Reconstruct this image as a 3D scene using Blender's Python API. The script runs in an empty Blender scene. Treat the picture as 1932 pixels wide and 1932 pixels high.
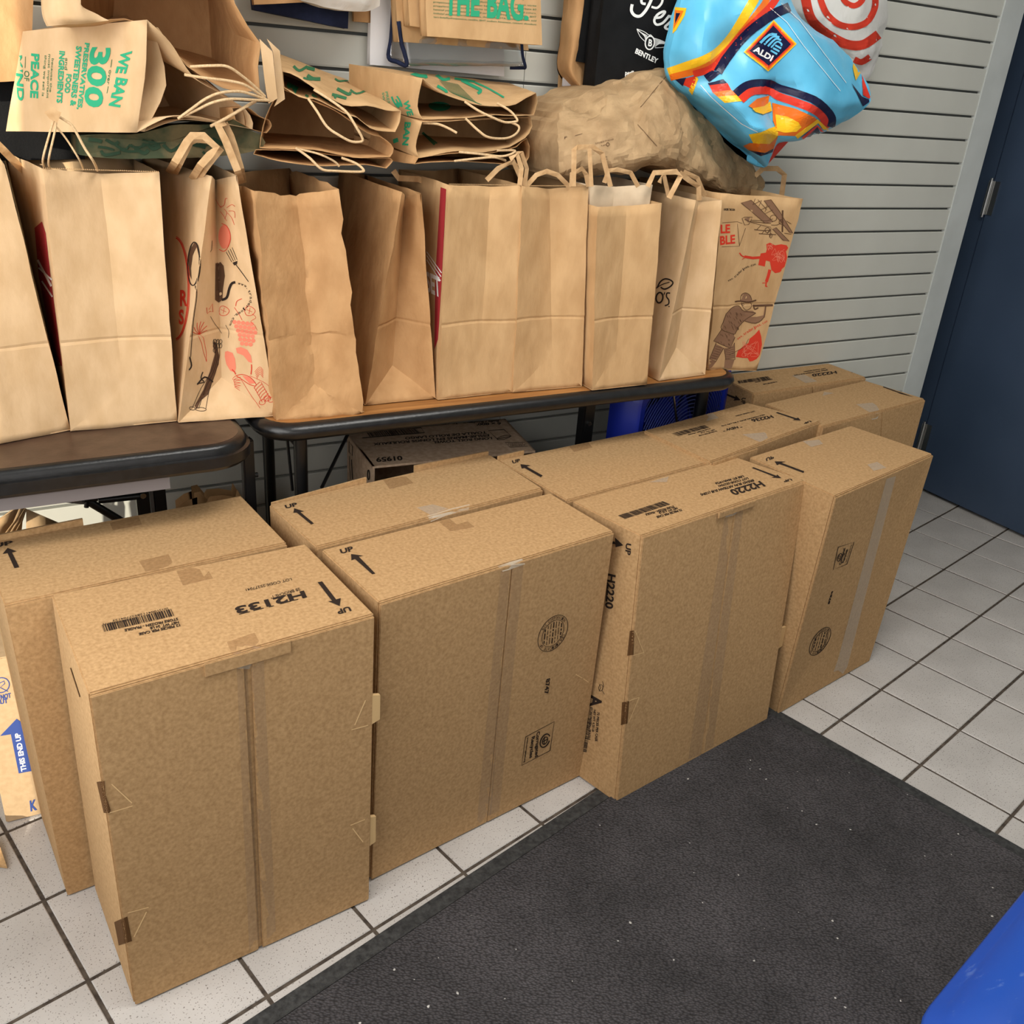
import bpy, bmesh, math, random
from mathutils import Vector, Matrix, noise
from mathutils.bvhtree import BVHTree
from mathutils.geometry import tessellate_polygon

random.seed(7)
SC = bpy.context.scene
COL = SC.collection

# ------------------------------------------------------------------ camera
YAW, PIT, ROL = -0.546884, -0.439224, -0.079681
CAM = Vector((-2.71546, -1.96685, 1.35107))
FOC, CEN = 1752.92, 966.0


def cam_axes():
    rz = Matrix.Rotation(YAW, 3, 'Z')
    rx = Matrix.Rotation(PIT, 3, 'X')
    ry = Matrix.Rotation(ROL, 3, 'Y')
    return rz @ rx @ ry


RM = cam_axes()
cd = bpy.data.cameras.new('camera')
cam = bpy.data.objects.new('camera', cd)
COL.objects.link(cam)
rot = RM @ Matrix.Rotation(math.pi / 2, 3, 'X')
cam.matrix_world = Matrix.Translation(CAM) @ rot.to_4x4()
cd.sensor_width = 36.0
cd.sensor_fit = 'HORIZONTAL'
cd.lens = 36.0 * FOC / 1932.0
cd.clip_start = 0.02
SC.camera = cam

# ------------------------------------------------------------------ light
SC.view_settings.view_transform = 'Standard'
SC.view_settings.look = 'None'
SC.view_settings.gamma = 1.0
SC.view_settings.use_curve_mapping = False
SC.view_settings.exposure = 0.12

wd = bpy.data.worlds.new('daylight')
SC.world = wd
wd.use_nodes = True
bg = wd.node_tree.nodes['Background']
bg.inputs[0].default_value = (0.93, 0.96, 1.0, 1)
bg.inputs[1].default_value = 0.55


def light(name, kind, loc, direction, energy, color, **kw):
    ld = bpy.data.lights.new(name, kind)
    ld.energy = energy
    ld.color = color
    for k, v in kw.items():
        setattr(ld, k, v)
    o = bpy.data.objects.new(name, ld)
    o.location = loc
    o.rotation_euler = Vector(direction).to_track_quat('-Z', 'Y').to_euler()
    COL.objects.link(o)
    return o


SUN_DIR = Vector((0.55, 0.75, -0.26))
light('sun', 'SUN', (-6, -4, 4), SUN_DIR, 5.0, (1.0, 0.9, 0.74), angle=0.012)
# area lamps for left daylight and front fill; their blinded windows are added
light('left_window_light', 'AREA', (-3.31, -1.6, 1.4), (1, 0.0, -0.12), 50, (1.0, 0.975, 0.945),
      shape='RECTANGLE', size=1.9, size_y=1.8)
light('front_window_light', 'AREA', (-2.4, -3.32, 1.5), (0.1, 1, -0.1), 7, (1.0, 0.97, 0.93),
      shape='RECTANGLE', size=2.2, size_y=1.7)
light('ceiling_tube_light', 'AREA', (-1.6, -1.3, 2.70), (0, 0, -1), 29, (1.0, 0.97, 0.92),
      shape='RECTANGLE', size=1.2, size_y=0.6)


# ------------------------------------------------------------------ pixel rays -> places in the room
def ray(px, py):
    return RM @ Vector(((px - CEN) / FOC, 1.0, -(py - CEN) / FOC))


def onz(px, py, z):
    d = ray(px, py)
    return CAM + d * ((z - CAM.z) / d.z)


def ony(px, py, y):
    d = ray(px, py)
    return CAM + d * ((y - CAM.y) / d.y)


def onx(px, py, x):
    d = ray(px, py)
    return CAM + d * ((x - CAM.x) / d.x)


def onplane(px, py, p, n):
    d = ray(px, py)
    return CAM + d * ((p - CAM).dot(n) / d.dot(n))


# ------------------------------------------------------------------ materials
def new_mat(name):
    m = bpy.data.materials.new(name)
    m.use_nodes = True
    return m, m.node_tree.nodes, m.node_tree.links, m.node_tree.nodes['Principled BSDF']


def srgb(r, g, b):
    def f(c):
        c = c / 255.0
        return c / 12.92 if c <= 0.04045 else ((c + 0.055) / 1.055) ** 2.4
    return (f(r), f(g), f(b), 1.0)


def mottled(name, c1, c2, scale=60, rough=0.85, bump=0.0, bscale=200, stretch=(1, 1, 1), detail=6,
            spec=0.2, metal=0.0, lo=0.35, hi=0.65, bdist=0.002):
    m, N, L, P = new_mat(name)
    tc = N.new('ShaderNodeTexCoord')
    mp = N.new('ShaderNodeMapping')
    mp.inputs['Scale'].default_value = stretch
    L.new(tc.outputs['Object'], mp.inputs['Vector'])
    nz = N.new('ShaderNodeTexNoise')
    nz.inputs['Scale'].default_value = scale
    nz.inputs['Detail'].default_value = detail
    L.new(mp.outputs[0], nz.inputs['Vector'])
    rp = N.new('ShaderNodeValToRGB')
    rp.color_ramp.elements[0].position = lo
    rp.color_ramp.elements[1].position = hi
    rp.color_ramp.elements[0].color = c1
    rp.color_ramp.elements[1].color = c2
    L.new(nz.outputs['Fac'], rp.inputs[0])
    L.new(rp.outputs[0], P.inputs['Base Color'])
    P.inputs['Roughness'].default_value = rough
    P.inputs['Specular IOR Level'].default_value = spec
    P.inputs['Metallic'].default_value = metal
    if bump:
        n2 = N.new('ShaderNodeTexNoise')
        n2.inputs['Scale'].default_value = bscale
        n2.inputs['Detail'].default_value = 4
        L.new(mp.outputs[0], n2.inputs['Vector'])
        b = N.new('ShaderNodeBump')
        b.inputs['Strength'].default_value = bump
        b.inputs['Distance'].default_value = bdist
        L.new(n2.outputs['Fac'], b.inputs['Height'])
        L.new(b.outputs[0], P.inputs['Normal'])
    return m


def plain(name, c, rough=0.6, spec=0.3, metal=0.0, alpha=1.0):
    m, N, L, P = new_mat(name)
    P.inputs['Base Color'].default_value = c
    P.inputs['Roughness'].default_value = rough
    P.inputs['Specular IOR Level'].default_value = spec
    P.inputs['Metallic'].default_value = metal
    P.inputs['Alpha'].default_value = alpha
    return m


def clear(name, tint, amount, rough=0.08):
    """thin clear film: mostly transparent, partly glossy"""
    m, N, L, P = new_mat(name)
    N.remove(P)
    out = N['Material Output']
    tr = N.new('ShaderNodeBsdfTransparent')
    tr.inputs[0].default_value = tint
    gl = N.new('ShaderNodeBsdfGlossy')
    gl.inputs['Roughness'].default_value = rough
    mx = N.new('ShaderNodeMixShader')
    mx.inputs[0].default_value = amount
    L.new(tr.outputs[0], mx.inputs[1])
    L.new(gl.outputs[0], mx.inputs[2])
    L.new(mx.outputs[0], out.inputs['Surface'])
    return m


M = {}
M['card'] = mottled('cardboard', srgb(164, 129, 88), srgb(190, 154, 110), 170, 0.9, 0.1, 500, (1, 1, 1), 10, lo=0.3, hi=0.7)
M['card_side'] = M['card']
M['card_cut'] = plain('cardboard_cut_edge', srgb(212, 178, 128), 0.9, 0.1)
M['card_dark'] = plain('cardboard_recess', srgb(92, 64, 38), 0.95, 0.1)  # dark brown that paints the shade inside the tab slots
M['card_pale'] = mottled('pale_cardboard', srgb(176, 148, 122), srgb(196, 168, 142), 90, 0.9, 0.1, 500)
M['card_cream'] = mottled('cream_cardboard', srgb(188, 160, 124), srgb(198, 170, 134), 90, 0.9, 0.1, 500)
M['paper'] = mottled('kraft_paper', srgb(186, 149, 105), srgb(201, 164, 119), 30, 0.8, 0.5, 60, (1, 1, 0.45), 7, bdist=0.003)
M['paper_tan'] = mottled('tan_kraft_paper', srgb(200, 166, 124), srgb(214, 181, 140), 30, 0.8, 0.3, 70, (1, 1, 0.5), 7, bdist=0.003)
M['paper_brown'] = mottled('brown_kraft_paper', srgb(174, 132, 88), srgb(192, 150, 104), 26, 0.75, 0.7, 50, (1, 1, 0.6), 7, bdist=0.004)
M['paper_green'] = mottled('green_printed_paper', srgb(58, 66, 46), srgb(104, 92, 64), 18, 0.8, 0.4, 60, lo=.42, hi=.6)  # green print darkened in its colour, as the bag lies in shade
M['paper_grey'] = mottled('creased_grey_brown_paper', srgb(158, 129, 94), srgb(182, 152, 114), 24, 0.75, 0.7, 38, (1, 1, 1), 6, bdist=0.006)
M['paper_light'] = mottled('pale_paper', srgb(205, 182, 152), srgb(220, 198, 168), 30, 0.85, 0.2, 60)
M['paper_strap'] = mottled('paper_handle', srgb(186, 148, 104), srgb(208, 172, 128), 60, 0.85, 0.2, 120)
M['cord'] = mottled('twisted_paper_cord', srgb(206, 172, 128), srgb(222, 192, 150), 300, 0.85, 0.6, 700)
M['ink'] = plain('dark_brown_ink', srgb(46, 36, 30), 0.8, 0.15)
M['ink_soft'] = plain('soft_brown_ink', srgb(92, 66, 48), 0.85, 0.1)
M['ink_fill'] = plain('brown_shading_ink', srgb(138, 104, 80), 0.85, 0.1)
M['ink_red'] = plain('red_ink', srgb(205, 62, 44), 0.8, 0.1)
M['ink_pink'] = plain('pale_red_ink', srgb(222, 128, 102), 0.8, 0.1)
M['ink_green'] = plain('green_ink', srgb(52, 160, 118), 0.8, 0.1)
M['ink_green_dark'] = plain('dark_green_ink', srgb(62, 116, 80), 0.85, 0.1)
M['ink_forest'] = plain('forest_green_print', srgb(44, 62, 46), 0.85, 0.1)  # green ink with the shade under the pile mixed in
M['ink_crimson'] = plain('crimson_ink', srgb(160, 48, 52), 0.75, 0.15)
M['ink_blue'] = plain('blue_ink', srgb(64, 84, 150), 0.8, 0.1)
M['ink_white'] = plain('white_ink', srgb(238, 238, 234), 0.7, 0.2)
M['ink_perf'] = plain('torn_paper_fibre', srgb(226, 192, 140), 0.9, 0.1)
M['al_yellow'] = plain('yellow_print', srgb(250, 196, 36), 0.3, 0.4)
M['al_orange'] = plain('orange_print', srgb(240, 118, 30), 0.3, 0.4)
M['al_red'] = plain('red_print', srgb(222, 56, 36), 0.3, 0.4)
M['al_navy'] = plain('navy_print', srgb(18, 20, 58), 0.3, 0.4)
M['al_blue'] = mottled('sky_blue_woven_plastic', srgb(92, 184, 224), srgb(108, 198, 236), 14, 0.32, 0.25, 22, spec=0.45, bdist=0.006)
M['white_film'] = mottled('white_plastic_film', srgb(216, 214, 208), srgb(232, 230, 226), 10, 0.35, 0.5, 30, spec=0.4, bdist=0.006)
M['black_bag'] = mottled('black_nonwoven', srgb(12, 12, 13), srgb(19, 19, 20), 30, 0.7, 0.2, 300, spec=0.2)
M['navy_cloth'] = mottled('navy_cloth', srgb(26, 32, 54), srgb(38, 46, 74), 30, 0.85, 0.3, 200)
M['white_paper'] = mottled('white_paper', srgb(224, 222, 224), srgb(234, 232, 232), 10, 0.6, 0.2, 20)
M['film'] = clear('clear_vinyl', (0.9, 0.91, 0.92, 1), 0.22, 0.12)
M['tape'] = plain('packing_tape', srgb(206, 192, 172), 0.25, 0.5, 0, 0.42)
M['tape_faint'] = plain('clear_packing_tape', srgb(176, 150, 122), 0.2, 0.5, 0, 0.22)
M['tape_shiny'] = plain('crumpled_tape', srgb(214, 200, 178), 0.12, 0.7, 0, 0.55)
M['tape_dull'] = plain('old_tape', srgb(160, 120, 80), 0.3, 0.4, 0, 0.3)
M['tile'] = mottled('speckled_floor_tile', srgb(178, 173, 168), srgb(192, 187, 182), 6, 0.45, 0.05, 90, spec=0.35)
M['grout'] = mottled('dark_grout', srgb(62, 54, 48), srgb(92, 82, 72), 60, 0.95, 0.3, 300)
M['slat'] = mottled('grey_slatwall', srgb(196, 196, 187), srgb(206, 206, 197), 3, 0.5, 0.02, 60, spec=0.3)
M['slat_groove'] = plain('slatwall_backing', srgb(96, 98, 97), 0.8, 0.2)
M['trim'] = mottled('pale_grey_trim', srgb(192, 196, 193), srgb(202, 206, 203), 8, 0.5, 0.02, 50)
M['navy_door'] = mottled('navy_painted_door', srgb(54, 69, 90), srgb(61, 76, 98), 3, 0.42, 0.03, 150, spec=0.4)
M['gap'] = plain('dark_gap', srgb(10, 12, 16), 0.9, 0.1)  # near-black standing in for the shade inside the carton seams
M['steel'] = plain('hinge_steel', srgb(190, 190, 188), 0.25, 0.5, 1.0)
M['wall'] = mottled('grey_wall_paint', srgb(176, 180, 178), srgb(186, 190, 188), 3, 0.6, 0.02, 60)
M['rubber'] = mottled('mat_rubber_edge', srgb(38, 38, 38), srgb(62, 62, 61), 120, 0.7, 0.5, 160, spec=0.3, bdist=0.004)
M['black_edge'] = mottled('black_moulded_edge', srgb(14, 14, 15), srgb(24, 24, 25), 60, 0.32, 0.15, 200, spec=0.5)
M['dark_top'] = mottled('dark_brown_laminate', srgb(62, 44, 34), srgb(76, 56, 44), 40, 0.38, 0.12, 160, spec=0.45)
M['wood_top'] = mottled('brown_wood_laminate', srgb(140, 92, 48), srgb(176, 124, 70), 24, 0.4, 0.05, 100, (0.25, 3, 3), spec=0.4)
M['black_steel'] = plain('black_steel_tube', srgb(18, 18, 19), 0.35, 0.5)
M['grey_steel'] = plain('grey_steel_bracket', srgb(108, 106, 104), 0.35, 0.5, 0.6)
M['apron'] = plain('grey_table_apron', srgb(112, 106, 106), 0.6, 0.3)
M['fan_blue'] = plain('fan_blue_plastic', srgb(24, 44, 160), 0.35, 0.5)
M['fan_wire'] = plain('fan_blue_wire', srgb(74, 88, 170), 0.3, 0.5, 0.2)
M['fan_dark'] = plain('fan_dark_core', srgb(8, 12, 44), 0.6, 0.3)
M['inside'] = plain('shadowy_cardboard_inside', srgb(60, 46, 36), 0.95, 0.1)
M['glass'] = clear('window_glass', (0.97, 0.98, 0.98, 1), 0.05, 0.02)


def speckle_tile():
    m = M['tile']
    N, L = m.node_tree.nodes, m.node_tree.links
    P = N['Principled BSDF']
    src = P.inputs['Base Color'].links[0].from_socket
    geo = N.new('ShaderNodeNewGeometry')
    vo = N.new('ShaderNodeTexNoise')
    vo.inputs['Scale'].default_value = 330
    vo.inputs['Detail'].default_value = 1
    L.new(geo.outputs['Position'], vo.inputs['Vector'])
    rp = N.new('ShaderNodeValToRGB')
    rp.color_ramp.elements[0].position = 0.29
    rp.color_ramp.elements[1].position = 0.36
    L.new(vo.outputs['Fac'], rp.inputs[0])
    big = N.new('ShaderNodeTexNoise')
    big.inputs['Scale'].default_value = 130
    big.inputs['Detail'].default_value = 3
    L.new(geo.outputs['Position'], big.inputs['Vector'])
    mx = N.new('ShaderNodeMix')
    mx.data_type = 'RGBA'
    L.new(rp.outputs[0], mx.inputs[0])
    mx.inputs[6].default_value = srgb(112, 104, 98)
    L.new(src, mx.inputs[7])
    oi = N.new('ShaderNodeObjectInfo')
    hs = N.new('ShaderNodeHueSaturation')
    ma = N.new('ShaderNodeMath')
    ma.operation = 'MULTIPLY_ADD'
    ma.inputs[1].default_value = 0.08
    ma.inputs[2].default_value = 0.96
    L.new(oi.outputs['Random'], ma.inputs[0])
    L.new(ma.outputs[0], hs.inputs['Value'])
    L.new(mx.outputs[2], hs.inputs['Color'])
    L.new(hs.outputs[0], P.inputs['Base Color'])


speckle_tile()


def mat_carpet():
    m, N, L, P = new_mat('ribbed_mat_pile')
    geo = N.new('ShaderNodeNewGeometry')
    mp = N.new('ShaderNodeMapping')
    mp.inputs['Rotation'].default_value = (0, 0, 0.55)
    L.new(geo.outputs['Position'], mp.inputs['Vector'])
    vo = N.new('ShaderNodeTexVoronoi')
    vo.inputs['Scale'].default_value = 290
    st = N.new('ShaderNodeMapping')
    st.inputs['Scale'].default_value = (0.62, 1, 1)
    L.new(mp.outputs[0], st.inputs['Vector'])
    L.new(st.outputs[0], vo.inputs['Vector'])
    b = N.new('ShaderNodeBump')
    b.inputs['Strength'].default_value = 0.9
    b.inputs['Distance'].default_value = 0.004
    b.invert = True
    L.new(vo.outputs['Distance'], b.inputs['Height'])
    L.new(b.outputs[0], P.inputs['Normal'])
    nz = N.new('ShaderNodeTexNoise')
    nz.inputs['Scale'].default_value = 5
    nz.inputs['Detail'].default_value = 8
    nz.inputs['Roughness'].default_value = 0.7
    L.new(geo.outputs['Position'], nz.inputs['Vector'])
    rp = N.new('ShaderNodeValToRGB')
    rp.color_ramp.elements[0].position = 0.3
    rp.color_ramp.elements[1].position = 0.75
    rp.color_ramp.elements[0].color = srgb(56, 54, 55)
    rp.color_ramp.elements[1].color = srgb(90, 86, 88)
    L.new(nz.outputs['Fac'], rp.inputs[0])
    cr = N.new('ShaderNodeValToRGB')
    cr.color_ramp.elements[0].position = 0.1
    cr.color_ramp.elements[1].position = 0.75
    cr.color_ramp.elements[0].color = (1.25, 1.25, 1.25, 1)
    cr.color_ramp.elements[1].color = (0.45, 0.45, 0.45, 1)
    L.new(vo.outputs['Distance'], cr.inputs[0])
    mu = N.new('ShaderNodeMix')
    mu.data_type = 'RGBA'
    mu.blend_type = 'MULTIPLY'
    mu.inputs[0].default_value = 1
    L.new(rp.outputs[0], mu.inputs[6])
    L.new(cr.outputs[0], mu.inputs[7])
    # stray pale grit
    sp = N.new('ShaderNodeTexNoise')
    sp.inputs['Scale'].default_value = 95
    sp.inputs['Detail'].default_value = 0
    L.new(geo.outputs['Position'], sp.inputs['Vector'])
    sr = N.new('ShaderNodeValToRGB')
    sr.color_ramp.elements[0].position = 0.845
    sr.color_ramp.elements[1].position = 0.86
    L.new(sp.outputs['Fac'], sr.inputs[0])
    m2 = N.new('ShaderNodeMix')
    m2.data_type = 'RGBA'
    L.new(sr.outputs[0], m2.inputs[0])
    L.new(mu.outputs[2], m2.inputs[6])
    m2.inputs[7].default_value = srgb(190, 186, 180)
    L.new(m2.outputs[2], P.inputs['Base Color'])
    P.inputs['Roughness'].default_value = 0.8
    P.inputs['Specular IOR Level'].default_value = 0.25
    return m


M['carpet'] = mat_carpet()


def mat_bin():
    m, N, L, P = new_mat('scuffed_blue_plastic')
    geo = N.new('ShaderNodeNewGeometry')
    mp = N.new('ShaderNodeMapping')
    mp.inputs['Scale'].default_value = (1, 2.4, 1)
    mp.inputs['Rotation'].default_value = (0, 0, 0.5)
    L.new(geo.outputs['Position'], mp.inputs['Vector'])
    nz = N.new('ShaderNodeTexNoise')
    nz.inputs['Scale'].default_value = 26
    nz.inputs['Detail'].default_value = 9
    nz.inputs['Roughness'].default_value = 0.72
    L.new(mp.outputs[0], nz.inputs['Vector'])
    rp = N.new('ShaderNodeValToRGB')
    rp.color_ramp.elements[0].position = 0.58
    rp.color_ramp.elements[1].position = 0.78
    rp.color_ramp.elements[0].color = srgb(20, 68, 158)
    rp.color_ramp.elements[1].color = srgb(108, 136, 188)
    L.new(nz.outputs['Fac'], rp.inputs[0])
    L.new(rp.outputs[0], P.inputs['Base Color'])
    P.inputs['Roughness'].default_value = 0.38
    P.inputs['Specular IOR Level'].default_value = 0.5
    return m


M['bin'] = mat_bin()


# ------------------------------------------------------------------ object helpers
def props(o, label=None, cat=None, group=None, kind=None):
    if label:
        o['label'] = label
    if cat:
        o['category'] = cat
    if group:
        o['group'] = group
    if kind:
        o['kind'] = kind
    return o


def root(name, loc, label, cat, group=None):
    o = bpy.data.objects.new(name, None)
    o.empty_display_size = 0.05
    o.location = loc
    COL.objects.link(o)
    return props(o, label, cat, group)


def wloc(o):
    p = Vector((0, 0, 0))
    while o is not None:
        p = p + Vector(o.location)
        o = o.parent
    return p


def link(name, me, mat, parent=None, label=None):
    o = bpy.data.objects.new(name, me)
    if mat is not None and not me.materials:
        me.materials.append(mat)
    COL.objects.link(o)
    if parent is not None:
        o.parent = parent
    if label:
        o['label'] = label
    return o


def mesh_obj(name, verts, faces, mat, parent=None, smooth=None, label=None, weld=False, thick=0.0):
    off = wloc(parent) if parent is not None else Vector((0, 0, 0))
    me = bpy.data.meshes.new(name)
    if weld:
        bm = bmesh.new()
        vs = [bm.verts.new(Vector(v) - off) for v in verts]
        for f in faces:
            try:
                bm.faces.new([vs[i] for i in f])
            except ValueError:
                pass
        bmesh.ops.remove_doubles(bm, verts=bm.verts, dist=1e-5)
        bmesh.ops.recalc_face_normals(bm, faces=bm.faces)
        bm.to_mesh(me)
        bm.free()
    else:
        me.from_pydata([tuple(Vector(v) - off) for v in verts], [], faces)
    me.update()
    if smooth is not None:
        for p in me.polygons:
            p.use_smooth = True
        me.set_sharp_from_angle(angle=math.radians(smooth))
    o = link(name, me, mat, parent, label)
    if thick:
        s = o.modifiers.new('paper', 'SOLIDIFY')
        s.thickness = thick
        s.offset = 0
    return o


class MB:
    """collects shapes in world coordinates"""
    def __init__(self):
        self.v, self.f = [], []

    def add(self, vs, fs):
        n = len(self.v)
        self.v += [Vector(v) for v in vs]
        self.f += [tuple(i + n for i in f) for f in fs]

    def hexa(self, c):
        # c: BFL BFR BBR BBL TFL TFR TBR TBL
        fs = []
        for a, b_, c_, d in ((0, 3, 2, 1), (4, 5, 6, 7), (0, 1, 5, 4), (1, 2, 6, 5), (2, 3, 7, 6), (3, 0, 4, 7)):
            fs += [(a, b_, c_), (a, c_, d)]
        self.add(c, fs)

    def box(self, a, b):
        x0, y0, z0 = a
        x1, y1, z1 = b
        self.hexa([(x0, y0, z0), (x1, y0, z0), (x1, y1, z0), (x0, y1, z0),
                   (x0, y0, z1), (x1, y0, z1), (x1, y1, z1), (x0, y1, z1)])

    def tube(self, pts, r, n=10, closed=False):
        pts = [Vector(p) for p in pts]
        k = len(pts)
        rings = []
        up = None
        for i, p in enumerate(pts):
            if closed:
                t = pts[(i + 1) % k] - pts[i - 1]
            else:
                t = pts[min(i + 1, k - 1)] - pts[max(i - 1, 0)]
            t.normalize()
            if up is None:
                up = t.orthogonal().normalized()
            up = (up - t * up.dot(t)).normalized()
            s = t.cross(up)
            rr = r[i] if isinstance(r, (list, tuple)) else r
            rings.append([p + (up * math.cos(2 * math.pi * j / n) + s * math.sin(2 * math.pi * j / n)) * rr
                          for j in range(n)])
        vs = [v for rg in rings for v in rg]
        fs = []
        m = k if closed else k - 1
        for i in range(m):
            a, b = i * n, ((i + 1) % k) * n
            for j in range(n):
                fs.append((a + j, a + (j + 1) % n, b + (j + 1) % n, b + j))
        if not closed:
            fs.append(tuple(range(n))[::-1])
            fs.append(tuple((k - 1) * n + j for j in range(n)))
        self.add(vs, fs)

    def build(self, name, mat, parent=None, smooth=None, label=None, bevel=0.0, weld=False):
        o = mesh_obj(name, self.v, self.f, mat, parent, smooth, label, weld)
        if bevel:
            bm_ = bmesh.new()
            bm_.from_mesh(o.data)
            bmesh.ops.recalc_face_normals(bm_, faces=bm_.faces)
            es = [e for e in bm_.edges if len(e.link_faces) == 2 and e.calc_face_angle(0) > 0.5]
            bmesh.ops.bevel(bm_, geom=es, offset=bevel, segments=2, affect='EDGES', clamp_overlap=True)
            bmesh.ops.triangulate(bm_, faces=bm_.faces)
            bm_.to_mesh(o.data)
            bm_.free()
        return o


def lerp(a, b, t):
    return a + (b - a) * t


def catmull(pts, n):
    """smooth polyline through pts with n samples per span"""
    pts = [Vector(p) for p in pts]
    out = []
    for i in range(len(pts) - 1):
        p0 = pts[max(i - 1, 0)]
        p1, p2 = pts[i], pts[i + 1]
        p3 = pts[min(i + 2, len(pts) - 1)]
        for j in range(n):
            t = j / n
            out.append(0.5 * ((2 * p1) + (p2 - p0) * t + (2 * p0 - 5 * p1 + 4 * p2 - p3) * t * t
                              + (3 * p1 - p0 - 3 * p2 + p3) * t ** 3))
    out.append(pts[-1])
    return out


def resample(pts, n):
    pts = [Vector(p) for p in pts]
    d = [0]
    for a, b in zip(pts, pts[1:]):
        d.append(d[-1] + (b - a).length)
    out = []
    for i in range(n + 1):
        s = d[-1] * i / n
        k = 0
        while k < len(pts) - 2 and d[k + 1] < s:
            k += 1
        L_ = d[k + 1] - d[k]
        out.append(lerp(pts[k], pts[k + 1], (s - d[k]) / L_ if L_ > 1e-9 else 0))
    return out


def crumple(p, amp, scale, seed):
    if amp <= 0:
        return Vector(p)
    q = Vector(p) * scale + Vector((seed * 3.7, seed * 1.3, seed * 5.1))
    a = noise.noise_vector(q)
    # ridged component gives paper-like facets
    b = noise.noise_vector(q * 2.3)
    c = Vector([abs(x) for x in noise.noise_vector(q * 0.8)])
    r = (a * 0.6 + b * 0.35 + c * 0.5) * amp
    if amp > 0.0055:
        for o_, k_ in ((1.0, 1.0), (2.1, .55), (4.3, .28)):
            r -= Vector([abs(x) for x in noise.noise_vector(q * o_ + Vector((9.1, 2.2, 4.4)))]) * (amp * k_ * 1.3)
    return Vector(p) + r


# ------------------------------------------------------------------ print on surfaces
_txt = {}


def glyphs(s, bold):
    key = (s, bold)
    if key in _txt:
        return _txt[key]
    cu = bpy.data.curves.new('print', 'FONT')
    cu.body = s
    cu.resolution_u = 3
    cu.offset = 0.036 if bold else 0.004
    o = bpy.data.objects.new('print', cu)
    me = bpy.data.meshes.new_from_object(o)
    vs = [Vector((v.co.x, v.co.y)) for v in me.vertices]
    me.calc_loop_triangles()
    fs = [tuple(t.vertices) for t in me.loop_triangles]
    bpy.data.objects.remove(o)
    bpy.data.curves.remove(cu)
    bpy.data.meshes.remove(me)
    if vs:
        x0 = min(v.x for v in vs)
        x1 = max(v.x for v in vs)
    else:
        x0, x1 = 0, 1
    _txt[key] = (vs, fs, x0, x1)
    return _txt[key]


CAP = 0.70
SPLIT = ('product_text', 'printed_text', 'green_lettering', 'white_lettering', 'small_print', 'blue_print', 'up_arrow', 'tab_slot',
         'red_ring', 'recycling_mark')


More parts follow.
